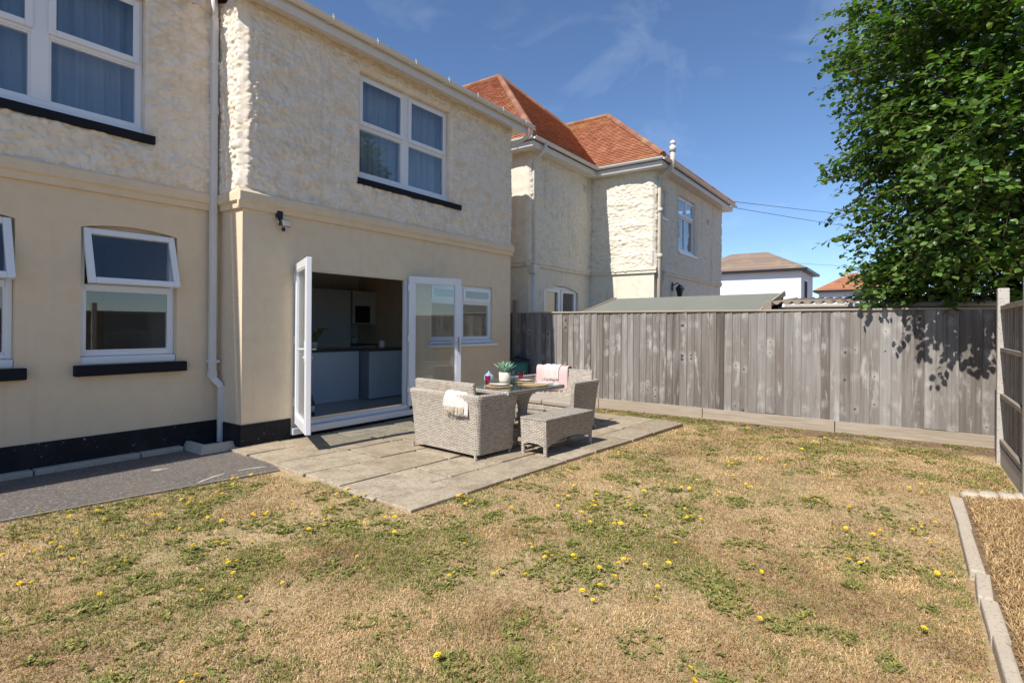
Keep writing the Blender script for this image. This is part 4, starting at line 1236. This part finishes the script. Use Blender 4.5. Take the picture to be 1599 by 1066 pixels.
ridge_tiles((AW[0], AW[1], AW[2]+.03), (AW[0], 8.9, AW[2]+.03), M['ridge'], rf2)
mb = MB(); mb.poly([(e0[0]+2*hx, 6.4, ez), (e0[0]+2*hx, 13.3, ez), (AM[0], 13.3, AM[2]), (AM[0], 10.1, AM[2])]); mb.poly([(f0[0]+6.35, f0[1], ez), (f0[0]+6.35, 9, ez), (AW[0], 9, AW[2]), AW])
obj('roof_back', mb, M['tile'], nb)
# windows of the neighbouring house
window(nb, w1, YC, ([(13.07, 13.35)], []), [[4.5]], rec=.05, sill=(12.98, 13.45, 4.08, 4.149), openers=((0,1),), sillmat='upvc')
window(nb, w2, YC, ([(14.40, 15.02), (15.08, 15.70)], [(15.02, 15.08)]), [[4.42], [4.42]], rec=.05, sill=(14.28, 15.82, 3.38, 3.449), openers=((0,1), (1,1)), sillmat='upvc')
mb = rect_frame(MB(), 10.46, 12.04, .12, 2.38, .07, YA+.05, YA+.12); mb.box(11.21, 11.29, YA+.051, YA+.119, .19, 2.31)
nd = obj('window', mb, M['upvc'], nb, bevel=.006)
for a, b in ((10.53, 11.21), (11.29, 11.97)):
    obj('pane', MB().box(a+.001, b-.001, YA+.08, YA+.086, .191, 2.309), M['glass'], nd)
    mb = rect_frame(MB(), a+.002, b-.002, .192, 2.308, .07, YA+.035, YA+.078); obj('sash', mb, M['upvc'], nd)
obj('window_arch', MB().prism([(10.45, YA+.001, 2.41)]+[(10.45+1.6*t_, YA+.001, 2.26+.13*math.sin(math.pi*t_)**.8) for t_ in np.linspace(0, 1, 13)]+[(12.05, YA+.001, 2.41)], (0, .03, 0)), M['nrough'], nb)
# pipes
dp = obj('downpipe', MB().tube([(9.93, YA-.36, 5.33), (9.93, YA-.36, 5.22), (9.93, YA-.07, 5.0), (9.93, YA-.07, 2.72)], .036, 10), M['pipe'], nb, smooth=True)
obj('hopper', MB().hexa([(9.87,YA-.13,2.58),(9.99,YA-.13,2.58),(9.99,YA-.01,2.58),(9.87,YA-.01,2.58),(9.80,YA-.17,2.76),(10.06,YA-.17,2.76),(10.06,YA-.01,2.76),(9.80,YA-.01,2.76)]), M['pipe'], dp, bevel=.012)
obj('lower_pipe', MB().tube([(9.93, YA-.07, 2.59), (9.93, YA-.07, 0)], .036, 10), M['pipe'], dp, smooth=True)
sp = obj('soil_pipe', MB().tube([(12.82, YC-.09, -.1), (12.82, YC-.09, 5.0), (12.80, YC-.40, 5.25), (12.80, YC-.40, 5.62)], .058, 12), M['creampipe'], nb, smooth=True)
obj('cowl', MB().lathe((12.80, YC-.40, 5.60), [(.075,0),(.078,.12),(.055,.13),(.055,.17),(.075,.18),(.06,.24),(.02,.27)], 14), M['pipe'], sp, smooth=True)
obj('branch_pipe', MB().tube([(12.86, YC-.09, 2.45), (13.12, YC-.09, 2.78), (13.16, YC, 2.82)], .05, 10), M['creampipe'], sp, smooth=True)
for zz in (3.1, 4.2):
    obj('collar', MB().lathe((12.82, YC-.09, zz), [(.066,0),(.066,.10)], 14), M['creampipe'], sp, smooth=True)
for x_, y_, z_ in ((12.28, YA-.06, 4.9), (16.9, YC-.06, 4.6), (14.75, YC-.03, 2.5)):
    mb = MB().box(x_-.11, x_+.11, y_, y_+.05, z_-.075, z_+.075)
    for k in range(4): mb.box(x_-.09, x_+.09, y_-.008, y_-.001, z_-.055+k*.032, z_-.04+k*.032)
    obj('air_vent', mb, M['creampipe'], nb)
t = thing('lantern', 'black wall lantern on the neighbouring house above the fence', 'light', (13.95, YC, 2.2))
obj('arm', MB().tube([(13.95, YC, 2.50), (13.95, YC-.13, 2.58), (13.95, YC-.20, 2.52)], .014, 6), M['black'], t)
obj('cage', MB().lathe((13.95, YC-.20, 2.20), [(.05,0),(.055,.03),(.10,.22),(.115,.23),(.05,.31),(.012,.33)], 6), M['black'], t)
obj('backplate', MB().box(13.90, 14.0, YC-.03, YC-.001, 2.38, 2.60), M['black'], t, bevel=.008)

# ------------------------------------------------------------------ outbuildings beyond the fence
t = thing('shed', 'shed with grey-green felt roof just beyond the timber fence', 'shed', (10.9, 3.5, -.3))
obj('wall', MB().box(10.05, 12.0, 2.0, 5.1, -.3, 1.70), M['rail'], t)
mb = MB()
mb.hexa([(9.95,2.1,1.66),(11.02,1.85,2.05),(11.02,5.15,2.02),(9.95,5.60,1.64),(9.95,2.1,1.68),(11.02,1.85,2.08),(11.02,5.15,2.05),(9.95,5.60,1.66)])
mb.hexa([(11.021,1.85,2.05),(12.1,2.1,1.66),(12.1,5.5,1.64),(11.021,5.15,2.02),(11.021,1.85,2.08),(12.1,2.1,1.68),(12.1,5.5,1.66),(11.021,5.15,2.05)])
obj('roof', mb, M['felt'], t)
mb = MB(); mb.bar((9.95,2.09,1.665), (11.02,1.84,2.075), .03, .09); mb.bar((9.95,5.61,1.64), (11.02,5.16,2.045), .03, .08)
obj('bargeboard', mb, M['gravelboard'], t)
obj('fascia', MB().box(10.0, 10.05, 1.87, 2.0, 1.3, 1.9), M['rail'], t)
t = thing('garage', 'low outbuilding with rusty corrugated roof between the felt shed and the tree', 'outbuilding', (10.5, .4, -.3))
obj('wall', MB().box(9.75, 11.9, -1.6, 1.72, -.3, 1.78), M['rail'], t)
V = []; F = []; n = 300
for i in range(n+1):
    yy = -1.75+3.55*i/n; w = .022*math.sin(yy*2*math.pi/.146)
    for xx, zz in ((9.58, 1.845), (10.6, 1.92), (12.0, 2.02)): V.append((xx, yy, zz+w))
for i in range(n):
    for k in range(2):
        a = i*3+k; F.append((a, a+1, a+4, a+3))
me, org = mesh_from('roof', V, F, M['corr'], smooth=True)
o = place(bpy.data.objects.new('roof', me), org, t); s_ = o.modifiers.new('thick', 'SOLIDIFY'); s_.thickness = .012
obj('gutter', MB().tube([(9.60, -1.7, 1.795), (9.60, 1.6, 1.785)], .038, 10), M['post'], t, smooth=True)
rq = random.Random(4)
for k in range(3):
    y_ = (.45, -.05, -.5)[k]; x_ = rq.uniform(9.8, 10.6); s_ = rq.uniform(.06, .11)
    zc = 1.85+(x_-9.58)*.07+.03
    obj('broken_brick', MB().hexa([(x_-s_,y_-s_*.6,zc),(x_+s_,y_-s_*.5,zc),(x_+s_*.9,y_+s_*.6,zc),(x_-s_,y_+s_*.5,zc),(x_-s_*.8,y_-s_*.5,zc+s_),(x_+s_*.7,y_-s_*.4,zc+s_*.8),(x_+s_*.6,y_+s_*.5,zc+s_*.7),(x_-s_*.7,y_+s_*.4,zc+s_*.9)]), M['corr'], label=('leftmost', 'middle', 'rightmost')[k]+' of three broken bricks on the corrugated roof below the tree', cat='brick', group='bricks on the corrugated roof')

# far houses
def far_house(label, x0, x1, y0, y1, ze, zr, wallm, tilem, wins):
    t = thing('house', label, 'house', ((x0+x1)/2, (y0+y1)/2, -.3))
    obj('wall', MB().box(x0, x1, y0, y1, -.3, ze), M[wallm], t)
    cx_, o_ = (x0+x1)/2, .35; hw = (x1-x0)/2
    r0, r1 = y0+hw, y1-hw
    if r1 < r0: r0 = r1 = (y0+y1)/2
    mb = MB(); A_, B_ = (cx_, r0, zr), (cx_, r1, zr)
    c_ = [(x0-o_, y0-o_, ze), (x1+o_, y0-o_, ze), (x1+o_, y1+o_, ze), (x0-o_, y1+o_, ze)]
    def slope(p0, p1, q1, q0):
        n = 16
        for i in range(n):
            f0, f1 = i/n, (i+1)/n
            L = lambda a, b, f: tuple(a[k]+(b[k]-a[k])*f for k in range(3))
            a, b = L(p0, q0, f0), L(p1, q1, f0); c2, d = L(p1, q1, f1), L(p0, q0, f1)
            up_ = (0, 0, .035)
            mb.quad(tuple(np.add(a, up_)), tuple(np.add(b, up_)), c2, d); mb.quad(a, b, tuple(np.add(b, up_)), tuple(np.add(a, up_)))
    slope(c_[0], c_[1], A_, A_); slope(c_[1], c_[2], B_, A_); slope(c_[2], c_[3], B_, B_); slope(c_[3], c_[0], A_, B_)
    r_ = obj('roof', mb, M[tilem], t)
    mb = MB().box(x0-o_-.05, x1+o_+.05, y0-o_-.05, y1+o_+.05, ze-.16, ze-.005); obj('eaves', mb, M['black'], t)
    for xa, xb, za, zb, side in wins:
        if side == 'x':
            w_ = obj('window', MB().box(x0-.03, x0+.05, xa, xb, za, zb), M['upvc'], t); obj('pane', MB().box(x0-.045, x0-.031, xa+.08, xb-.08, za+.08, zb-.08), M['sill'], w_)
        else:
            w_ = obj('window', MB().box(xa, xb, y0-.03, y0+.05, za, zb), M['upvc'], t); obj('pane', MB().box(xa+.08, xb-.08, y0-.045, y0-.031, za+.08, zb-.08), M['sill'], w_)
    return t
far_house('distant white rendered house with brown tiled hip roof', 39.2, 44.4, 5.6, 13.0, 5.25, 6.75, 'white', 'tilegrey', [(40.3, 41.6, 3.2, 4.6, 'y')])
far_house('distant white house wing with brown tiled roof next to the neighbouring house', 37.2, 42, 13.6, 19, 5.2, 6.7, 'white', 'tilegrey', [])
far_house('farthest house with red tiled roof glimpsed left of the tree', 54.5, 59, 1.5, 6.4, 4.7, 6.3, 'white', 'tile', [])

# ------------------------------------------------------------------ edging of the border, stones
YE = -.34
bed = MB(); bed.prism([(-1, YE-.03, -.1), (6.35, YE-.03, -.1), (6.35, YS+.02, -.1), (-1, YS+.02, -.1)], (0, 0, .09))
obj('planting_bed', bed, M['soil'], kind='structure')
rq = random.Random(8); x = 6.0; i = 0
edg = thing('border_edging', 'low pale stone edging between lawn and border at the right', 'edging', (4.4, YE, -.05))
while x > 1.2:
    L_ = rq.choice([.62, .45, .38, .9]) if i else .92
    th = .036+rq.uniform(-.004, .010) if i else .036
    zt = .04+rq.uniform(-.010, .018); dy = rq.uniform(-.012, .012)
    j = [rq.uniform(-.012, .012) for _ in range(8)]
    obj('edging_stone', MB().hexa([(x-L_+.008,YE-th+dy,-.1),(x-.006,YE-th+dy,-.1),(x-.006,YE+th+dy,-.1),(x-L_+.008,YE+th+dy,-.1),
        (x-L_+.008,YE-th+dy+j[0],zt+j[1]),(x-.006,YE-th+dy+j[2],zt+j[3]),(x-.006,YE+th+dy+j[4],zt+j[3]),(x-L_+.008,YE+th+dy+j[5],zt+j[1])]), M['stone'], edg, bevel=.012)
    x -= L_; i += 1
def rock(x, y, z, s, seed, label):
    rq = random.Random(seed); V = []; k = 8
    mb = MB(); rings = []
    for a in (-.9, -.45, 0, .45, .8):
        rr_ = math.cos(a); rings.append([(x+s*rr_*(1+rq.uniform(-.18,.18))*math.cos(2*math.pi*j/k)*1.25, y+s*rr_*(1+rq.uniform(-.18,.18))*math.sin(2*math.pi*j/k), z+s*.75*math.sin(a)+s*rq.uniform(-.06,.06)) for j in range(k)])
    for rg in rings: mb.v += rg
    for i_ in range(4):
        for j in range(k):
            a, b = i_*k+j, i_*k+(j+1) % k; mb.f.append((a, b, b+k, a+k)); mb.m.append(0)
    mb.f.append(tuple(range(k))[::-1]); mb.f.append(tuple(4*k+j for j in range(k))); mb.m += [0, 0]
    o = obj('stone', mb, M['stone'], smooth=True, bevel=0, label=label, cat='stone', group='stones closing the border'); return o
for k, (yy, s_, lb) in enumerate(((-.44, .07, 'pale rounded stone touching the end of the border edging'), (-.56, .085, 'second pale rounded stone from the border edging'), (-.69, .08, 'third pale rounded stone from the border edging'), (-.80, .075, 'pale rounded stone nearest the side fence post'))):
    rock(6.20+.06*k, yy, .0, s_, 30+k, lb)

# ------------------------------------------------------------------ tree
def build_tree():
    t = thing('tree', 'large leafy broad-leaved tree leaning over the right corner of the garden', 'tree', (10.0, -1.75, -.3))
    r = np.random.default_rng(5)
    mb = MB()
    trunk = [(10.0,-1.75,-.3), (9.95,-1.7,.8), (9.85,-1.6,1.9), (9.75,-1.5,3.2), (9.7,-1.45,4.8), (9.7,-1.4,6.6)]
    mb.tube(trunk, [.17, .15, .13, .10, .07, .02], 10)
    cen = np.array([9.75, -1.38, 4.55]); rad = np.array([2.15, 2.3, 3.3])
    tips = []
    n_br = 4300
    for i in range(n_br):
        d = r.normal(size=3); d /= np.linalg.norm(d)
        if d[2] < -.86: continue
        rr_ = (.42+.58*r.random()**.6)
        bulge = .80+.38*(vnoise(np.array([math.atan2(d[1], d[0])*1.9+8]), np.array([d[2]*2.8+4]))[0])
        p = cen+d*rad*rr_*bulge
        lo = 1.86 if p[0] > 9.3 else 1.92+.35*(9.3-p[0])
        if p[2] < lo: p[2] = lo+r.random()*.55
        tips.append((p, d))
    for i in range(520):      # the skirt of the crown, down to the fence top
        p = np.array([r.uniform(9.1, 11.2), r.uniform(-2.6, .55), r.uniform(1.80, 2.7)])
        d = p-cen; tips.append((p, d/np.linalg.norm(d)*np.array([1, 1, .3])))
    tw = MB(); BP, OUT, DD, SG = [], [], [], []
    for p, d in tips:
        out = d*np.array([1, 1, .45])+r.normal(size=3)*.35; out /= np.linalg.norm(out)
        L_ = .42+.45*r.random()
        p0 = p-out*L_*.55
        f_ = lambda s: p0+out*L_*s+np.array([0, 0, -.10*s*s*L_])
        tw.tube([tuple(f_(s)) for s in (0, .5, 1.0)], [.006, .004, .0015], 3, cap=False)
        nl = int(14+8*r.random())
        for k in range(nl):
            BP.append(f_((k+.5)/nl)); OUT.append(out); DD.append(d); SG.append(1 if k % 2 else -1)
    BP, OUT, DD, SG = np.array(BP), np.array(OUT), np.array(DD), np.array(SG, dtype=float)[:,None]; n = len(BP)
    nz = lambda a: a/(np.linalg.norm(a, axis=1, keepdims=True)+1e-9)
    sd = nz(np.cross(OUT, np.array([[0, 0, 1.]])))
    dirn = nz(OUT*.45+sd*SG*.8+r.normal(size=(n, 3))*.35+np.array([[0, 0, -.28]]))
    nr = np.array([[0, 0, 1.]])+r.normal(size=(n, 3))*.42+DD*.25
    nr = nz(nr-dirn*(nr*dirn).sum(1, keepdims=True)); w = np.cross(dirn, nr)
    ll = (.056+.052*r.random(n))[:,None]; ww = ll*.42; base = BP+dirn*.03; up_ = nr*ll*.08
    c1 = base+dirn*ll*.36-nr*ll*.05; c2 = base+dirn*ll*.75-nr*ll*.03; c3 = base+dirn*ll-nr*ll*.10
    LV = np.stack([base, c1, c2, c3, c1+w*ww+up_, c2+w*ww*.72+up_, c1-w*ww+up_, c2-w*ww*.72+up_], 1).reshape(-1, 3)
    pat = [(0,1,4), (1,2,5,4), (2,3,5), (0,6,1), (1,6,7,2), (2,7,3)]
    LF = [tuple(i*8+q_ for q_ in f_) for i in range(n) for f_ in pat]
    # limbs reaching into the crown
    for i in range(26):
        p, d = tips[int(i*len(tips)/26)]
        h = 1.4+3.6*(i/26); tr = np.array([9.78, -1.52, h])
        m1 = tr*.6+p*.4+np.array([0, 0, .25])
        mb.tube([tuple(tr), tuple(m1), tuple(tr*.15+p*.85)], [.045, .028, .008], 6)
    obj('trunk', mb, M['bark'], t, smooth=True)
    obj('twigs', tw, M['bark'], t)
    me, org = mesh_from('crown', np.array(LV), LF, M['leaf'], uv=False)
    place(bpy.data.objects.new('crown', me), org, t)
build_tree()

# overhead wires
for k, (a, b) in enumerate((((18.72, 5.0, 5.62), (60, -14, 8.6)), ((18.72, 5.2, 5.50), (60, -14, 6.6)), ((39.0, 6.2, 5.6), (60, -14, 6.0)))):
    pts = [tuple(np.array(a)*(1-s)+np.array(b)*s+np.array([0, 0, -1.4*s*(1-s)])) for s in np.linspace(0, 1, 12)]
    obj('overhead_wire', MB().tube(pts, .008, 4), M['black'], label=('highest', 'middle', 'lowest')[k]+' overhead wire crossing the sky left of the tree', cat='wire', group='overhead wires')

# ------------------------------------------------------------------ grass, weeds and dandelions
def inside_lawn(x, y):
    ok = (x < 9.16) & (y > np.where(x > 6.42, -.80, YE+.05))
    # not on the path
    ex = np.interp(x, [e_[0] for e_ in edge], [e_[1] for e_ in edge])
    ok &= ~((y > ex-.02) & (x < 3.2))
    # not on the patio
    ca, sa = math.cos(PA), math.sin(PA); dx, dy = x-PO[0], y-PO[1]
    u = dx*ca+dy*sa; v = -dx*sa+dy*ca
    ok &= ~((u > .02) & (u < 5.2) & (v > .02))
    ok &= ~((x > 3.0) & (x < 8.1) & (y > 4.5))
    return ok
def green_amount(x, y):
    g_ = .42*fbm(x*1.2+40, y*1.2+11, 3, .5)+.58*fbm(x*4.6+4, y*4.6+71, 4, .6)
    g_ = g_-.02+.6*(.13*np.exp(-((x-2.2)**2+(y-4.3)**2)/2.2)+.10*np.exp(-((x-3.2)**2+(y-2.3)**2)/1.5)+.10*np.exp(-((x-8.6)**2)/.15)-.05*np.clip((x-4.5)/3, 0, 1))
    g_ = g_+.06*np.clip((2.0-x)/2, 0, 1)
    return g_
STRAW = np.array([[.70,.51,.26],[.60,.42,.20],[.76,.58,.33],[.48,.31,.14],[.66,.45,.24],[.34,.20,.09]])
GREEN = np.array([[.22,.245,.060],[.27,.29,.075],[.34,.33,.09],[.19,.21,.06],[.40,.36,.12]])
def blades(n, x0, x1, y0, y1, dmin, dmax, hs, ws, seed):
    r = np.random.default_rng(seed)
    x = r.uniform(x0, x1, n); y = r.uniform(y0, y1, n)
    d = np.hypot(x, y)
    ang = np.degrees(np.arctan2(y, x))
    k = inside_lawn(x, y) & (d >= dmin) & (d < dmax) & (ang > -22) & (ang < 96)
    x, y, d = x[k], y[k], d[k]; n = len(x)
    ga = green_amount(x, y)
    clump = vnoise(x*9, y*9)
    pg = np.clip((ga-.425)*4.2+(clump-.5)*.9, .08, .78)
    # bare, trodden patches carry fewer blades
    bare = fbm(x*1.1+90, y*1.1+70, 3)
    keep = r.random(n) < np.clip(1.15-5*np.clip(bare-.60, 0, 1), .35, 1)*np.clip(1.2-2.4*np.clip(x+2.0*(bare-.5)-8.25, 0, 1), .10, 1)
    x, y, pg = x[keep], y[keep], pg[keep]; n = len(x)
    isg = r.random(n) < pg
    col = np.where(isg[:,None], GREEN[r.integers(0, len(GREEN), n)], STRAW[r.integers(0, len(STRAW), n)])
    tint = fbm(x*3.1+21, y*3.1+5, 4, .6)[:,None]
    col = col*r.uniform(.7, 1.12, (n, 1))*np.where(isg[:,None], 1, .30+1.22*tint)*np.where(isg[:,None], 1, 1-np.array([[0, .10, .16]])*(tint < .45))
    z = lawn_z(x, y)
    h = hs*r.uniform(.45, 1.35, n)*np.where(isg, 1.0, .9)*(.55+.9*fbm(x*2.2+3, y*2.2+60, 3)); w = ws*r.uniform(.6, 1.3, n)*np.where(isg, 1.3, 1)
    a = r.uniform(0, 2*np.pi, n); lean = np.where(isg, r.uniform(.3, 1.3, n), r.uniform(.6, 1.7, n))
    b = a+r.normal(0, .5, n)
    px_, py_ = np.cos(a+np.pi/2)*w/2, np.sin(a+np.pi/2)*w/2
    c1, s1 = np.cos(b)*h, np.sin(b)*h
    V = np.empty((n, 5, 3))
    V[:,0] = np.stack([x-px_, y-py_, z-.004], 1); V[:,1] = np.stack([x+px_, y+py_, z-.004], 1)
    mx, my, mz = x+c1*lean*.38, y+s1*lean*.38, z+h*.55*np.cos(lean*.5)
    V[:,2] = np.stack([mx+px_*.8, my+py_*.8, mz], 1); V[:,3] = np.stack([mx-px_*.8, my-py_*.8, mz], 1)
    V[:,4] = np.stack([x+c1*lean, y+s1*lean, z+h*np.maximum(.15, np.cos(lean*.9))], 1)
    return V, col
def grass_object(name, parts, label):
    V = np.concatenate([p[0] for p in parts]); col = np.concatenate([p[1] for p in parts]); n = len(V)
    me = bpy.data.meshes.new(name)
    me.vertices.add(n*5); me.vertices.foreach_set('co', V.ravel())
    me.loops.add(n*7); me.polygons.add(n*2)
    base = (np.arange(n)*5)[:,None]
    me.loops.foreach_set('vertex_index', (base+np.array([[0,1,2,3,3,2,4]])).ravel().astype(np.int32))
    st = (np.arange(n)*7)[:,None]+np.array([[0,4]])
    me.polygons.foreach_set('loop_start', st.ravel().astype(np.int32))
    me.polygons.foreach_set('loop_total', np.tile([4,3], n).astype(np.int32))
    at = me.color_attributes.new('col', 'FLOAT_COLOR', 'POINT')
    c4 = np.ones((n, 5, 4)); c4[:,:,:3] = col[:,None,:]
    at.data.foreach_set('color', c4.ravel())
    me.materials.append(M['grass']); me.update(); me.validate()
    o = bpy.data.objects.new(name, me); C.objects.link(o)
    return tag(o, label, 'grass', kind='stuff')
parts = [blades(420000, -.5, 4.2, -.4, 4.2, 1.6, 4.0, .022, .0032, 1),
         blades(360000, -.5, 7, -.4, 7, 4.0, 6.6, .023, .0044, 2),
         blades(260000, 2, 9.2, -1, 6, 6.6, 11, .025, .0066, 3)]
grass_object('grass', parts, 'dry straw-coloured lawn grass with green patches')

# dry grass of the border beyond the edging
def bed_blades(n, seed):
    r = np.random.default_rng(seed)
    x = r.uniform(2.2, 6.3, n); y = r.uniform(YS+.03, YE-.07, n)
    z = np.full(n, -.012); col = STRAW[r.integers(0, len(STRAW), n)]*r.uniform(.7, 1.1, (n, 1))
    h = .05*r.uniform(.5, 1.4, n); w = .004*r.uniform(.6, 1.3, n); a = r.uniform(0, 6.28, n); lean = r.uniform(.4, 1.5, n)
    px_, py_ = np.cos(a+1.57)*w/2, np.sin(a+1.57)*w/2; c1, s1 = np.cos(a)*h, np.sin(a)*h
    V = np.empty((n, 5, 3))
    V[:,0] = np.stack([x-px_, y-py_, z], 1); V[:,1] = np.stack([x+px_, y+py_, z], 1)
    mx, my, mz = x+c1*lean*.38, y+s1*lean*.38, z+h*.55
    V[:,2] = np.stack([mx+px_, my+py_, mz], 1); V[:,3] = np.stack([mx-px_, my-py_, mz], 1)
    V[:,4] = np.stack([x+c1*lean, y+s1*lean, z+h*np.maximum(.15, np.cos(lean*.9))], 1)
    return V, col
grass_object('dry_grass', [bed_blades(26000, 9)], 'dry yellow grass in the border behind the stone edging')

# low weeds: rosettes of broader leaves in clumps
def weeds(centres, seed):
    r = np.random.default_rng(seed); VV, FF, CC = [], [], []
    for cx_, cy_, rad, n in centres:
        for _ in range(n):
            rr_ = rad*math.sqrt(r.random()); th = r.uniform(0, 6.28)
            x = cx_+rr_*math.cos(th); y = cy_+rr_*math.sin(th)*.8
            if not inside_lawn(np.array([x]), np.array([y]))[0]: continue
            z = float(lawn_z(x, y)); base = GREEN[r.integers(0, 5)]*r.uniform(.7, 1.1)
            for k in range(int(r.integers(4, 8))):
                a = r.uniform(0, 6.28); L_ = r.uniform(.014, .034); w = L_*r.uniform(.16, .30); el = r.uniform(.10, .7)
                ca, sa = math.cos(a), math.sin(a); dx, dz = L_*math.cos(el), L_*math.sin(el)
                n0 = len(VV); zz = z+r.uniform(.0, .010)
                VV += [(x, y, zz), (x+dx*.55*ca-w*sa, y+dx*.55*sa+w*ca, zz+dz*.7), (x+dx*ca, y+dx*sa, zz+dz*.85), (x+dx*.55*ca+w*sa, y+dx*.55*sa-w*ca, zz+dz*.7)]
                FF.append((n0, n0+1, n0+2, n0+3)); CC += [base*r.uniform(.85, 1.15)]*4
    return VV, FF, CC
r = np.random.default_rng(77); cen = []
while len(cen) < 420:
    x, y = r.uniform(.6, 9.1), r.uniform(-.3, 5.4)
    if math.hypot(x, y) < 1.9 or not inside_lawn(np.array([x]), np.array([y]))[0]: continue
    if r.random() > np.clip((green_amount(np.array([x]), np.array([y]))[0]-.40)*5, .10, 1): continue
    cen.append((x, y, r.uniform(.05, .20), int(r.uniform(8, 30))))
for k in range(26):      # along the foot of the fence
    cen.append((9.02-.25*r.random()**2, r.uniform(-.8, 4.4), r.uniform(.05, .18), 24))
VV, FF, CC = weeds(cen, 78)
me = bpy.data.meshes.new('weeds'); me.from_pydata(VV, [], FF)
at = me.color_attributes.new('col', 'FLOAT_COLOR', 'POINT')
c4 = np.ones((len(VV), 4)); c4[:,:3] = np.array(CC); at.data.foreach_set('color', c4.ravel())
me.materials.append(M['grass']); me.update()
o = bpy.data.objects.new('weeds', me); C.objects.link(o); tag(o, 'green low weeds growing in clumps through the dry lawn', 'weeds', kind='stuff')

# dandelions: one object each
mb = MB(); k = 9
mb.tube([(0,0,-.02), (.003,.002,.02), (0,0,.04)], .0013, 4, m=1)
for ring, (rad, zz, wd) in enumerate(((.0165, .043, .0055), (.011, .047, .0045))):
    for j in range(k):
        a = 2*math.pi*(j+.5*ring)/k; ca, sa = math.cos(a), math.sin(a)
        mb.quad((0,0,.040), (rad*.7*ca-wd*sa, rad*.7*sa+wd*ca, zz), (rad*ca, rad*sa, zz-.001), (rad*.7*ca+wd*sa, rad*.7*sa-wd*ca, zz))
me, _ = mesh_from('dandelion', mb.v, mb.f, [M['yellow'], M['stem']], mb.m, origin=np.zeros(3))
r = np.random.default_rng(12); pts = []
while len(pts) < 296:
    x, y = r.uniform(.5, 8.6), r.uniform(-.25, 5.4)
    d = math.hypot(x, y)
    if d < 2.0 or not inside_lawn(np.array([x]), np.array([y]))[0]: continue
    dens = np.clip((green_amount(np.array([x]), np.array([y]))[0]-.40)*4, .12, 1)*min(1, .35+.11*d)*(1 if x < 6.4 else .25)
    if r.random() > dens: continue
    for _ in range(1 if r.random() < .55 else int(r.integers(2, 4))):
        pts.append((x+r.normal(0, .05), y+r.normal(0, .05)))
first = True
for x, y in pts[:298]:
    o = bpy.data.objects.new('dandelion', me); C.objects.link(o)
    s_ = r.uniform(.7, 1.1)
    o.location = (x, y, float(lawn_z(x, y))+.004); o.rotation_euler = (r.normal(0, .22), r.normal(0, .22), r.uniform(0, 6.28)); o.scale = (s_, s_, s_)
    tag(o, 'small yellow dandelion flower in the dry lawn', 'flower', 'dandelions in the lawn')
